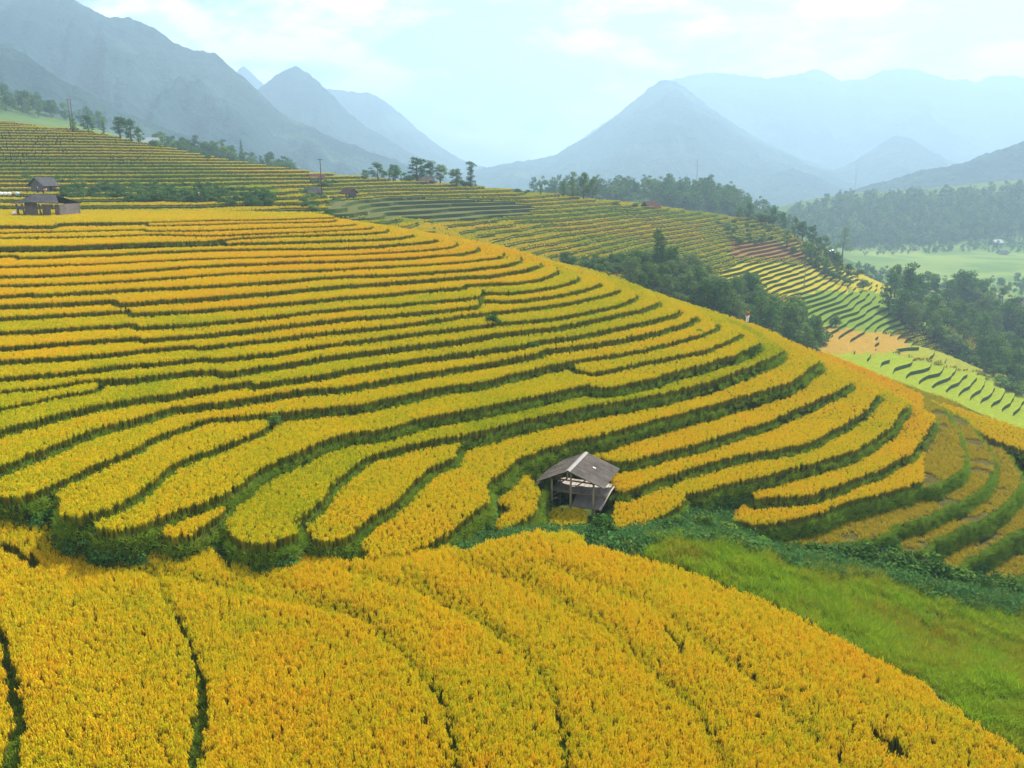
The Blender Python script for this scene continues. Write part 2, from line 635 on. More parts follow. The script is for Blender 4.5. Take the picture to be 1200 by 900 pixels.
ZC['P2'] = .5 * (ZC['P'] + ZC['Q']); ZC['SM'] = ZC['TT'] - .55; ZC['HF'] = ZC['X'] - 1.7; ZC['OR'] = ZC['DD']


def z5(x0, y0, pts):                        # points read off a five-times enlargement
    return [(x0 + a / 5, y0 + b / 5) for a, b in pts]


LINES = {
    'A': [(0, 262.5), (60, 262.3), (69, 259.4), (170, 258.2), (240, 256.2), (320, 255), (370, 253.6), (388, 253)],
    'A2': [(172, 262), (206, 261.6), (300, 259), (384, 257.4), (391, 256.6)],
    'B': [(0, 270.4), (80, 268.4), (170, 266.4), (174, 268), (240, 267.4), (300, 265.4), (380, 263), (412, 261.2)],
    'C': [(0, 276), (80, 275), (140, 273.6), (183, 272), (240, 273.4), (300, 271.4), (380, 268.4), (431, 265.2)],
    'D': [(0, 287), (80, 285.6), (160, 282.6), (240, 280), (262, 278), (284, 276), (340, 274), (400, 272), (430, 271), (451, 269)],
    'D2': [(268, 283.5), (274, 282.4), (330, 281.2), (400, 279), (450, 277.4), (480, 274.2)],
    'E': [(0, 297.6), (19, 297), (23, 299), (100, 296.4), (240, 290.6), (320, 289), (400, 287.4), (460, 284.4), (508, 279.6)],
    'F': [(0, 310), (80, 307.4), (160, 304), (240, 300.6), (400, 296), (480, 291.6), (520, 288), (532, 285.2)],
    'G': [(0, 320.6), (80, 318.4), (160, 314), (240, 309), (320, 305.5), (400, 303), (480, 299.4), (540, 294.4), (559, 289.6)],
    'H': [(0, 331.2), (80, 329), (160, 325), (240, 319.6), (320, 315.5), (400, 312.4), (480, 308.4), (540, 304.4), (576, 300.4), (589, 296.6)],
    'I': [(0, 343), (38, 341), (41, 342.6), (120, 338), (240, 332), (330, 326), (400, 321), (460, 319), (540, 313.4), (590, 308), (610, 302)],
    'J': [(0, 354.4), (80, 351.6), (135, 348), (139, 352), (240, 345.4), (320, 339), (400, 332), (480, 326.4), (540, 321.6), (580, 319), (620, 312), (633, 307.2)],
    'K': [(0, 369), (80, 365), (154, 360.4), (157, 363.6), (240, 359.4), (320, 353), (400, 346), (480, 339), (540, 334), (548, 331), (580, 329), (600, 329), (630, 324.4), (646, 319), (653, 313.6)],
    'L': [(0, 385.6), (80, 381), (158, 376), (160, 379.4), (240, 375.2), (320, 367), (400, 358.4), (480, 352.4), (560, 344.4), (562, 340), (580, 340), (600, 340), (640, 335), (668, 328), (676, 322.6)],
    'M': [(0, 403), (80, 397), (167, 391.4), (170, 393.6), (240, 388), (320, 380), (400, 370.4), (480, 364), (556, 356), (561, 349), (600, 349.6), (640, 345), (660, 342), (690, 335), (701, 329.6)],
    'N': [(0, 419), (120, 411), (229, 401), (231, 403), (320, 393), (400, 384.4), (480, 376), (560, 365), (600, 360.4), (660, 353), (700, 345), (718, 340), (723.5, 336.6)],
    'O': [(0, 438), (80, 432), (160, 423), (200, 420), (244, 415), (250, 417), (320, 410), (400, 398), (480, 388), (572, 377), (580, 376), (592, 375), (640, 371), (660, 368), (720, 356), (740, 348), (744.5, 342.6)],
    'P': [(0, 455), (60, 449), (100, 442), (160, 439), (200, 433.4), (254, 430), (262, 433), (320, 424), (400, 412), (480, 402), (540, 395), (592, 387), (640, 382), (680, 375), (740, 362), (766, 355), (772.5, 348.6)],
    'Q': [(0, 499), (60, 484), (120, 470), (180, 460), (200, 458), (260, 448), (294, 443), (300, 446), (360, 438), (400, 431), (480, 418), (560, 408), (614, 401), (634, 396), (680, 390), (740, 378), (780, 368), (795, 360)],
    'R': [(0, 542), (60, 518), (120, 496), (180, 480), (200, 474), (280, 464), (360, 452), (400, 450), (480, 436), (560, 423), (625, 412), (638, 407), (680, 402), (740, 392), (790, 380), (810, 373), (816, 367.6)],
    'S': [(-40, 580), (0, 577), (30, 577), (52, 567), (100, 546), (140, 528), (180, 508), (200, 501), (240, 488), (280, 483), (340, 478), (396, 472), (440, 466), (520, 450), (570, 442), (640, 427), (670, 419.5), (675, 419), (720, 413), (780, 400), (816, 391), (830, 386), (839, 377)],
    # fields whose left ends lie inside the picture: they start inside the terrace above
    'T': ['closed', (80, 552), (68, 572), (72, 588), (77, 599), (96, 600), (124, 591), (148, 580), (174, 562), (200, 541), (240, 526), (280, 510), (308, 498), (311, 494), (300, 478), (240, 478), (160, 510)],
    'T1': [(668, 412), (672, 428), (696, 433), (740, 425), (800, 413), (830, 406), (860, 394), (865, 386)],
    'TT': [(120, 585), (108, 604), (114, 614), (156, 613), (184, 602), (212, 592), (236, 584), (260, 574), (286, 558), (316, 540), (360, 520), (400, 507), (440, 500), (500, 486), (560, 474), (640, 458), (692, 447), (694, 450), (720, 449), (780, 436), (840, 419), (866, 412), (886, 402), (891, 397)],
    'UU': [(292, 550), (270, 595), (267, 612), (280, 628), (304, 632), (336, 625), (348, 615), (347, 604), (364, 596), (380, 578), (390, 562), (412, 544), (440, 528), (484, 516), (496, 515), (530, 508), (560, 502), (600, 492), (650, 480), (700, 471), (760, 461), (800, 453), (840, 441), (880, 427), (904, 416), (918, 405)],
    'VV': ['closed', (378, 575), (362, 604), (359, 616), (364, 625), (380, 629), (404, 626), (416, 616), (432, 602), (456, 588), (470, 578), (488, 558), (506, 543), (532, 532), (536, 522), (545, 511), (538, 492), (450, 505), (410, 530)],
    'WW': [(444, 578), (426, 618), (424, 632), (434, 648), (468, 647), (490, 640), (516, 628), (534, 612), (548, 598), (570, 586), (574, 560), (592, 549), (602, 536), (620, 529), (670, 513), (700, 508), (730, 499), (770, 488), (790, 483), (840, 470), (896, 454), (928, 444), (950, 428), (959, 416)],
    'X': [(618, 522), (604, 552), (595, 572), (584, 586), (600, 594), (578, 607), (586, 618), (612, 608), (626, 598), (633, 580), (636, 562), (645, 546), (662, 538), (690, 535), (708, 535), (720, 538), (740, 536), (780, 526), (840, 510), (900, 490), (950, 470), (980, 456), (997, 442)],
    'Y': [(716, 528), (714, 550), (720, 573), (740, 569), (780, 556), (840, 537), (880, 528), (936, 519), (968, 506), (1000, 489), (1021, 470), (1028, 454)],
    'Z': [(722, 552), (718, 596), (718, 620), (738, 623), (764, 609), (796, 588), (806, 574), (822, 574), (840, 567), (880, 557), (940, 542), (960, 538), (1000, 525), (1040, 501), (1058, 481), (1061.5, 467)],
    'AA': [(886, 546), (879, 568), (885, 582), (900, 579), (940, 577), (966, 572), (1000, 559), (1040, 543), (1072, 522), (1088, 502), (1092, 484)],
    'BB': [(910, 566), (862, 596), (864, 608), (884, 611), (912, 608), (960, 597), (1000, 582), (1020, 578), (1082, 562), (1090, 561), (1122, 547), (1131, 535), (1131, 519), (1124, 500), (1114, 483), (1105, 474)],
    'CC': [(940, 590), (905, 625), (902, 634), (935, 635), (970, 628), (1000, 624), (1036, 617), (1050, 607), (1080, 597), (1140, 570), (1160, 553), (1166, 533), (1160, 518), (1142, 498), (1122, 480)],
    'DD': [(1062, 592), (1056, 622), (1060, 634), (1080, 635), (1100, 622), (1140, 602), (1182, 578), (1198, 554), (1192, 538), (1172, 514), (1150, 495), (1132, 482)],
    'EE': [(1100, 612), (1092, 644), (1108, 656), (1124, 662), (1130, 649), (1160, 631), (1190, 615), (1226, 594), (1240, 566), (1236, 548), (1210, 520), (1180, 498)],
    'FF': [(1150, 628), (1152, 660), (1160, 676), (1180, 680), (1210, 655), (1262, 618), (1290, 588), (1280, 560), (1250, 530), (1220, 510)],
    'P2': ['closed', (-60, 484), (0, 474), (60, 462), (109, 453), (112, 447), (80, 436), (-60, 455)],
    'SM': ['closed', (181, 611), (188, 620), (205, 624), (226, 622), (244, 608), (262, 592), (264, 582), (256, 572), (220, 582)],
    'HF': ['closed', (625, 616), (634, 607), (634, 596), (650, 593), (684, 594), (688, 606), (682, 614), (640, 621)],
    'OR': ['closed', (1092, 468), (1120, 476), (1160, 488), (1200, 501), (1290, 525), (1290, 560), (1200, 526), (1150, 507), (1110, 486)],
}
ZC['T1'] = ZC['T']
ORDER = ['A', 'A2', 'B', 'C', 'D', 'D2', 'E', 'F', 'G', 'H', 'I', 'J', 'K', 'L', 'M', 'N', 'O', 'P', 'Q', 'R', 'S', 'T1', 'TT', 'UU', 'WW', 'X', 'Y', 'Z', 'AA', 'BB', 'CC', 'DD', 'EE', 'FF']


def hstep(p):
    return max(.5, np.hypot(p[0], p[1]) * .011)


REG = []                                    # (name, ground z, world polygon)
for nm, L in LINES.items():
    zc = ZC[nm]
    if L[0] == 'closed':
        W = np.array([on_plane(a, b, zc)[:2] for a, b in L[1:]])
        W = np.vstack([W, W[:1]])
        poly = smooth_line(W, hstep)[:-1]
    else:
        L = list(L)
        if L[0][0] <= 0:                    # goes out of the picture on the left
            (x0, y0), (x1, y1) = L[0], L[2]
            s = (y1 - y0) / (x1 - x0)
            L = [(x0 - 130, y0 - 130 * s), (x0 - 60, y0 - 60 * s)] + L
        W = [on_plane(a, b, zc)[:2] for a, b in L]
        k = ORDER.index(nm)
        xt, yt = W[-1]
        yb = 160 + 1.2 * k
        xc = -62.0
        tail = [(xc + (xt - xc) * math.cos(u), yt + (yb - yt) * math.sin(u)) for u in np.linspace(.18, PI / 2, 7)]
        W = smooth_line(W + tail, hstep)
        end = []
        if L[0][0] < -20:
            end = [np.array([-300, yb]), np.array([-300, W[0][1] + 3])]
        poly = np.vstack([W] + [e[None] for e in end]) if end else W
    w = poly.copy()                         # hand-dug: the edges wander a little
    w[:, 0] += .16 * vnoise(poly[:, 0] * .35, poly[:, 1] * .35, 5) + .10 * vnoise(poly[:, 0], poly[:, 1], 6)
    w[:, 1] += .16 * vnoise(poly[:, 0] * .35, poly[:, 1] * .35, 7) + .10 * vnoise(poly[:, 0], poly[:, 1], 8)
    REG.append((nm, zc - CANH, w))
REG.sort(key=lambda r: r[1])

# raster of levels, for planting
RX0, RY0, RS = -150.0, 26.0, .2
RNX, RNY = int(230 / RS), int(190 / RS)
LEV = np.full((RNY, RNX), -1, np.int16)
for k, (nm, zg, poly) in enumerate(REG):
    x1 = poly[:, 0]; y1 = poly[:, 1]; x2 = np.roll(x1, -1); y2 = np.roll(y1, -1)
    for j in range(RNY):
        yy = RY0 + (j + .5) * RS
        m = (y1 > yy) != (y2 > yy)
        if not m.any(): continue
        xs = np.sort(x1[m] + (yy - y1[m]) * (x2[m] - x1[m]) / (y2[m] - y1[m]))
        for a, b in zip(xs[0::2], xs[1::2]):
            ia = max(0, int(math.ceil((a - RX0) / RS - .5))); ib = min(RNX - 1, int(math.floor((b - RX0) / RS - .5)))
            if ib >= ia: LEV[j, ia:ib + 1] = k
ZG = np.array([r[1] for r in REG] + [-99.0])
NAMES = [r[0] for r in REG]


def level_at(x, y):
    i = np.clip(((x - RX0) / RS).astype(int), 0, RNX - 1); j = np.clip(((y - RY0) / RS).astype(int), 0, RNY - 1)
    return LEV[j, i]


# exact mesh of treads and risers
vin = []; ein = []
for nm, zg, poly in REG:
    n0 = len(vin)
    vin += [Vector((p[0], p[1])) for p in poly]
    ein += [(n0 + i, n0 + (i + 1) % len(poly)) for i in range(len(poly))]
cv, ce, cf, *_ = delaunay_2d_cdt(vin, ein, [], 0, 1e-4)
cv = np.array([(v.x, v.y) for v in cv])
tri = np.array([t for t in cf if len(t) == 3])
cen = cv[tri].mean(1)
tl = np.full(len(tri), -1)
for k, (nm, zg, poly) in enumerate(REG):
    lo = poly.min(0); hi = poly.max(0)
    m = (cen[:, 0] > lo[0]) & (cen[:, 0] < hi[0]) & (cen[:, 1] > lo[1]) & (cen[:, 1] < hi[1])
    idx = np.where(m)[0]
    tl[idx[inside(poly, cen[idx, 0], cen[idx, 1])]] = k
keep = tl >= 0
V = []; Fc = []; MI = []
HARV = {'BB', 'CC', 'DD', 'EE', 'FF'}
vmap = {}


def vid(i, zz):
    key = (i, round(zz, 3))
    if key not in vmap:
        vmap[key] = len(V); V.append((cv[i][0], cv[i][1], zz))
    return vmap[key]


edge = {}
for t, l in zip(tri, tl):
    zz = ZG[l] if l >= 0 else -99
    if l >= 0:
        a, b, c = t
        x, y = cv[t].mean(0)
        Fc.append((vid(a, zz), vid(b, zz), vid(c, zz)))
        MI.append(1 if NAMES[l] in HARV else 0)
    for a, b in ((t[0], t[1]), (t[1], t[2]), (t[2], t[0])):
        edge.setdefault((min(a, b), max(a, b)), []).append((zz, l, (a, b)))
WALLS = []
for (a, b), lst in edge.items():
    zs = [q[0] for q in lst]
    if len(lst) == 1:
        hi = lst[0]; lo = -99
    else:
        hi = max(lst, key=lambda q: q[0]); lo = min(zs)
    if hi[0] - lo < .01 or hi[0] < -90: continue
    zl = max(lo, hi[0] - 9)
    p, q = hi[2]
    Fc.append((vid(q, hi[0]), vid(p, hi[0]), vid(p, zl), vid(q, zl))); MI.append(2)
    pa, pb = cv[p], cv[q]
    d = pb - pa; L = np.hypot(*d)
    if L < 1e-4: continue
    nrm = np.array([d[1], -d[0]]) / L       # outward (the higher face lies on the left of p->q)
    WALLS.append((pa, pb, nrm, hi[0], zl, hi[1], lo > -90))
o = obj('terraced_hill', V, Fc, [M_SOIL, M_HARVEST, M_BANKSOIL], None, False, MI)
tag(o, None, None, None, 'structure')

# ------------------------------------------------------------------ rice on the hill
def lattice(x0, x1, y0, y1, g):
    nx = int((x1 - x0) / g); ny = int((y1 - y0) / g)
    X, Y = np.meshgrid(x0 + (np.arange(nx) + .5) * g, y0 + (np.arange(ny) + .5) * g)
    X = X.ravel() + RNG.uniform(-.45, .45, X.size) * g; Y = Y.ravel() + RNG.uniform(-.45, .45, Y.size) * g
    return X, Y


def tilt_tint(nm, x, y):
    return 0


TINT = {}
for i, nm in enumerate(['A', 'A2', 'B', 'C', 'D', 'D2', 'E', 'F', 'G', 'H', 'I', 'J', 'K']):
    TINT[nm] = .62
for nm in ['L', 'M', 'N']: TINT[nm] = .47
for nm in ['O', 'P', 'Q', 'R', 'P2']: TINT[nm] = .37
for nm in ['S']: TINT[nm] = .40
TINT.update(T=.44, T1=.36, TT=.43, UU=.32, VV=.36, WW=.46, X=.52, Y=.55, Z=.52, AA=.55, BB=.60, CC=.5, DD=.5, EE=.5, FF=.5, SM=.48, HF=.52, OR=.52)
TI = np.array([TINT[n] + .14 * (((i * 7919) % 13) / 12 - .5) for i, n in enumerate(NAMES)] + [0])
HV = np.array([n in HARV for n in NAMES] + [False])
HUT = at_depth(672, 590, 56.5)


def hill_points(y0, y1, g, gap):
    X, Y = lattice(-140, 78, y0, y1, g)
    l = level_at(X, Y)
    m = l >= 0
    X, Y, l = X[m], Y[m], l[m]
    zz = ZG[l]
    px, py = project(np.stack([X, Y, zz + .6], 1))
    m = (px > -50) & (px < 1250) & (py < 760)
    # leave a bare strip at the foot of the riser behind and a hand's width at the lip
    for a in np.arange(8) * PI / 4:
        l2 = level_at(X + gap * math.cos(a), Y + gap * math.sin(a))
        m &= ~(ZG[l2] > zz + .15)
        l3 = level_at(X + .03 * math.cos(a), Y + .03 * math.sin(a))
        m &= ~(ZG[l3] < zz - .15)
    return X[m], Y[m], zz[m], l[m], px[m], py[m]


def plant_hill():
    res = []
    for y0, y1, g, gap, sc, pr in ((36, 72, .195, .5, 1.0, T_RICE_MID), (72, 110, .245, .5, 1.05, T_RICE_MID), (110, 150, .36, .45, 1.1, T_RICE_FAR), (150, 196, .44, .45, 1.15, T_RICE_FAR)):
        X, Y, zz, l, px, py = hill_points(y0, y1, g, gap)
        hv = HV[l] & ~((np.array(NAMES)[l] == 'BB') & (px < 1082))
        nh = fbm(X * .5, Y * .5, 40, 3)
        # harvested ground keeps only rags of standing straw
        tint = TI[l] + .16 * fbm(X / 9, Y / 9, 31, 3) + .10 * fbm(X / 2.2, Y / 2.2, 32, 2)
        # greener rice on the nose of the middle terraces, golden on the left of the upper ones
        s = .81 * sc * (1 + .07 * fbm(X / 3, Y / 3, 33, 2)) * RNG.uniform(.9, 1.06, len(X))
        s *= np.where(pr is T_RICE_FAR, .9, 1.0)
        m = ~hv
        # nothing grows under the hut
        m &= (np.hypot((X - 4.2) / 3.0, (Y - 55.2) / 3.6) > 1) | (np.array(NAMES)[l] == 'HF')
        res.append((np.stack([X[m], Y[m], zz[m] - .02], 1), s[m], tint[m], pr))
        h = hv & (nh > -.22) & (RNG.random(len(X)) < .9)
        if h.any():
            STUB.append((np.stack([X[h], Y[h], zz[h]], 1), RNG.uniform(.8, 1.6, h.sum()), .12 + .25 * RNG.random(h.sum())))
    return res


STUB = []
RICE = plant_hill()
for i, (P, s, t, pr) in enumerate(RICE):
    lab = ['ripe rice standing on the terraces around the open hut', 'ripe rice on the curved middle terraces of the hill', 'golden rice on the upper terraces', 'golden rice on the highest terraces of the hill'][i]
    scatter('hill_rice', P, zrot(len(P)), s, np.clip(t, 0, 1), pr, label=lab, cat='rice')
P = np.vstack([q[0] for q in STUB]); s = np.concatenate([q[1] for q in STUB]); t = np.concatenate([q[2] for q in STUB])
scatter('rice_stubble', P, zrot(len(P), .2), s, t, T_STUB, label='straw stubble left on the harvested terraces', cat='stubble')

# grass on the banks
WP = []; WS = []
BP = []; BR = []; BS = []; BT = []
for pa, pb, nrm, zh, zl, lv, inner in WALLS:
    mid = (pa + pb) / 2
    D = mid[1]
    if D > 175 or D < 30: continue
    if not inner and D > 62: continue
    if nrm[1] > .55: continue
    px, py = project(np.array([mid[0], mid[1], zh]))
    if px < -60 or px > 1260: continue
    L = np.hypot(*(pb - pa)); hgt = min(zh - zl, 2.6)
    if hgt < .1: continue
    nm = NAMES[lv]
    dens = 24 if D < 70 else (8 if D < 100 else 3.5)
    if nm in HARV: dens *= 1.8
    n = RNG.poisson(L * dens * max(.7, hgt))
    for _ in range(n):
        t = RNG.random(); f = RNG.random() ** 1.1
        p = pa + (pb - pa) * t
        zz = zh - hgt * f
        off = .05 + .42 * f * min(hgt, 1.2) * RNG.uniform(.5, 1)
        if not inner and f > .25 and RNG.random() < .35:
            WP.append((p[0] + nrm[0] * off * 1.3, p[1] + nrm[1] * off * 1.3, zz - .2)); WS.append(RNG.uniform(.4, .9)); continue
        BP.append((p[0] + nrm[0] * off, p[1] + nrm[1] * off, zz - .1))
        a = math.atan2(nrm[1], nrm[0])
        BR.append((RNG.normal(0, .25) - .45 * nrm[1], RNG.normal(0, .25) + .45 * nrm[0], 0))
        BS.append(RNG.uniform(.6, 1.25) * (1 if D < 80 else 1.25) * (.9 if nm not in HARV else .85))
        BT.append(max(0, RNG.normal(.06 if nm in HARV else .12, .1)))
BR = np.array(BR); BR[:, 2] = 0
scatter('bank_grass', np.array(BP), BR, np.array(BS), np.array(BT), T_BANK, label='dark green grass on the terrace banks', cat='grass')

scatter('bank_weeds', np.array(WP), zrot(len(WP), .3), np.array(WS), np.zeros(len(WP)), T_WEED, label='leafy weeds on the banks falling to the gully', cat='weeds')

# ================================================================== FOREGROUND FIELD, GREEN SLOPE AND GULLY
FC = []
for px, py, D in [(-60, 602, 41.6), (0, 605, 41.5), (80, 630, 41.2), (240, 632, 41.4), (300, 650, 40.8), (440, 650, 40.6), (530, 638, 42), (620, 620, 43.4), (690, 634, 43), (720, 642, 42.6), (800, 663, 41.6),
                  (0, 900, 26), (600, 900, 26), (1200, 880, 29), (1280, 930, 27.5), (930, 715, 38), (1060, 785, 34), (600, 760, 33), (0, 750, 32.6), (300, 760, 33), (900, 850, 29.5), (-80, 900, 26), (850, 760, 34), (600, 690, 38)]:
    q = at_depth(px, py, D); FC.append((q[0], q[1], q[2] - CAN))
for px, py, D in [(850, 628, 48), (1000, 666, 48), (1200, 712, 46), (1100, 750, 41), (1200, 800, 35), (760, 628, 46.5), (1280, 730, 46), (1280, 830, 34), (930, 670, 44)]:
    q = at_depth(px, py, D); FC.append((q[0], q[1], q[2] - .35))
for px, py, D in [(150, 622, 43.0), (-20, 594, 43.8), (20, 594, 43.6), (300, 644, 42.8), (400, 645, 43.4), (490, 640, 45), (545, 632, 46), (600, 622, 48), (700, 625, 49), (740, 622, 49.5), (800, 606, 54), (850, 606, 56), (900, 640, 54), (1000, 650, 55), (1100, 676, 55.5), (1200, 692, 56), (1280, 700, 56), (660, 612, 53), (640, 588, 56.5), (672, 590, 56.8), (700, 590, 57), (690, 566, 60.5), (650, 566, 60.5)]:
    q = at_depth(px, py, D); FC.append((q[0], q[1], q[2] - .35))
fore = TPS(FC, 1e-5)
us = np.arange(-420, 1861, 10.0); ds = np.arange(16, 72, .5)
V = []; Fc = []
for D in ds:
    x = (us - CX) / F * (D * CP + 20 * SP)
    zz = fore(x, np.full_like(x, D)) + .05 * fbm(x / 1.5, np.full_like(x, D) / 1.5, 3, 3)
    V += list(zip(x, np.full_like(x, D), zz))
nu = len(us)
for j in range(len(ds) - 1):
    for i in range(nu - 1):
        a = j * nu + i; Fc.append((a, a + 1, a + 1 + nu, a + nu))
o = obj('field_ground', V, Fc, M_GULLY, None, True); tag(o, kind='structure')

GOLD_POLY = [(-200, 600), (0, 605), (22, 605), (50, 612), (78, 634), (120, 632), (180, 631), (238, 630), (247, 640), (262, 656), (271, 663), (275, 652), (320, 648), (370, 646), (400, 653), (440, 650), (480, 642), (530, 637), (550, 642), (575, 630), (620, 620), (670, 622), (690, 635), (720, 642), (800, 663), (850, 683), (930, 715), (1000, 755), (1080, 797), (1140, 840), (1200, 882), (1400, 1010), (1400, 1200), (-200, 1200)]
GREEN_POLY = [(722, 643), (738, 638), (762, 628), (800, 624), (850, 628), (900, 640), (930, 655), (960, 662), (1000, 666), (1070, 681), (1130, 701), (1200, 713), (1400, 745), (1400, 1010), (1200, 882), (1140, 840), (1080, 797), (1000, 755), (930, 715), (850, 683), (800, 663)]
# paths and gaps between the plots: polyline, half width at the near end, half width at the far end
FURROWS = [([(0, 735), (8, 770), (22, 830), (8, 905), (-10, 960)], 17, 5), ([(196, 700), (222, 745), (235, 790), (238, 830), (230, 870), (222, 910), (215, 960)], 13, 3),
           ([(300, 672), (420, 712), (480, 765), (518, 815), (534, 870), (537, 910), (540, 980)], 8.0, -3), ([(480, 670), (560, 715), (615, 760), (648, 810), (662, 855), (665, 910), (666, 980)], 8.0, -3),
           ([(780, 732), (790, 742), (800, 756)], 3.5, 3.5), ([(1024, 848), (1040, 862), (1058, 876)], 9, 6), ([(0, 634), (18, 642), (40, 655)], 7, 4),
           ([(515, 700), (528, 702)], 3, 3)]
SOFT = [([(300, 672), (420, 712), (480, 765), (518, 815), (534, 870), (540, 980)], 9), ([(480, 670), (560, 715), (615, 760), (648, 810), (662, 855), (666, 980)], 9), ([(90, 652), (200, 668), (310, 692), (430, 716)], 6), ([(540, 650), (620, 680), (720, 735), (820, 830), (880, 960)], 9), ([(640, 655), (760, 700), (870, 780), (1000, 900)], 7), ([(150, 640), (180, 670), (222, 745)], 6), ([(400, 660), (500, 690), (590, 740)], 6)]
X, Y = lattice(-50, 55, 18, 46, .178)
zz = fore(X, Y)
px, py = project(np.stack([X, Y, zz + CAN], 1))
m = inside(GOLD_POLY, px + 2 * vnoise(X * 1.4, Y * 1.4, 50), py + 2 * vnoise(X * 1.4, Y * 1.4, 51)) & (px > -60) & (px < 1260) & (py < 990)
step = np.zeros(len(X))
for L, w1, w0 in FURROWS:
    d = dist_poly(L, px, py)
    ys = [q[1] for q in L]
    f = np.clip((py - min(ys)) / max(1, max(ys) - min(ys)), 0, 1)
    m &= d > (w0 + (w1 - w0) * f) * (1 + .25 * vnoise(X * 1.3, Y * 1.3, 52))
X, Y, zz, px, py = X[m], Y[m], zz[m], px[m], py[m]
tint = .55 + .14 * fbm(X / 5, Y / 5, 61, 3) + .10 * fbm(X / 1.2, Y / 1.2, 62, 2)
s = (1 + .10 * fbm(X / 2.2, Y / 2.2, 63, 3)) * RNG.uniform(.92, 1.06, len(X))
for L, wd in SOFT:                         # plots step down here: the rice dips along the seams
    g = np.exp(-(dist_poly(L, px, py) / wd) ** 2)
    s *= 1 - .21 * g; tint -= .10 * g
tint += .12 * np.exp(-((px - 50) / 40) ** 2 - ((py - 655) / 15) ** 2)
scatter('golden_rice', np.stack([X, Y, zz - .02], 1), zrot(len(X), .09), s, np.clip(tint, 0, 1), T_RICE_NEAR, label='ripe golden rice filling the near field', cat='rice')

# trodden grass in the gaps between the plots
X, Y = lattice(-30, 32, 18, 42, .17)
zz = fore(X, Y); px, py = project(np.stack([X, Y, zz + .3], 1))
m = np.zeros(len(X), bool)
for L, w1, w0 in FURROWS:
    m |= dist_poly(L, px, py) < w1 * 1.3
m &= inside(GOLD_POLY, px, py) & (px > -60) & (px < 1260)
X, Y, zz = X[m], Y[m], zz[m]
scatter('path_grass', np.stack([X, Y, zz - .03], 1), zrot(len(X), .2), RNG.uniform(.4, .9, len(X)), RNG.uniform(0, .3, len(X)), T_BANK, label='grass in the narrow gaps between the golden plots', cat='grass')

X, Y = lattice(2, 62, 26, 52, .20)
zz = fore(X, Y)
px, py = project(np.stack([X, Y, zz + .3], 1))
m = inside(GREEN_POLY, px, py) & (px < 1420)
X, Y, zz, px, py = X[m], Y[m], zz[m], px[m], py[m]
rag = fbm(X / 2.5, Y / 2.5, 71, 3)
edge_y = np.interp(px, [930, 1000, 1070, 1200], [655, 666, 681, 713])
t = np.clip(.30 + .75 * rag + .35 * np.exp(-np.clip(py - edge_y, 0, 300) / 30) * (px > 930), 0, .85) * RNG.random(len(X)) * 1.3
scatter('slope_grass', np.stack([X, Y, zz - .03], 1), zrot(len(X), .15), RNG.uniform(.55, 1.25, len(X)) * (1 + .5 * fbm(X / .8, Y / .8, 72, 2)), np.clip(t, 0, .8), T_SLOPE, label='bright green grass on the slope beside the golden field', cat='grass')

# weeds in the gully
X, Y = lattice(-45, 62, 36, 62, .30)
zz = fore(X, Y)
px, py = project(np.stack([X, Y, zz + .5], 1))
lv = level_at(X, Y)
ok = ~inside(GOLD_POLY, px, py - 3) & ~inside(GREEN_POLY, px, py - 4) & (px > -120) & (px < 1380) & (py > 560)
ok &= (lv < 0) | (ZG[lv] < zz)
ok &= ~((px > 632) & (px < 720) & (py < 606))
X, Y, zz = X[ok], Y[ok], zz[ok]
r = RNG.random(len(X)); nz = fbm(X / 2.5, Y / 2.5, 81, 3)
k = (nz > -.25) & (r < .8)
scatter('gully_weeds', np.stack([X, Y, zz - .05], 1)[k], zrot(k.sum(), .1), RNG.uniform(.55, 1.25, k.sum()) * (1 + .5 * nz[k]), np.clip(RNG.normal(.0, .08, k.sum()), 0, 1), T_WEED, label='dark leafy weeds along the gully', cat='weeds')
k = (nz < .2) & (r > .35)
scatter('gully_grass', np.stack([X, Y, zz - .05], 1)[k], zrot(k.sum(), .2), RNG.uniform(.5, 1.1, k.sum()), np.clip(RNG.normal(.02, .1, k.sum()), 0, 1), T_TALLGRASS, label='long dark grass along the gully', cat='grass')

# ================================================================== MIDDLE DISTANCE TERRAIN
MC = []


def cp(px, py, D): MC.append(at_depth(px, py, D))
def cz(px, D, z): MC.append(at_z(px, D, z))


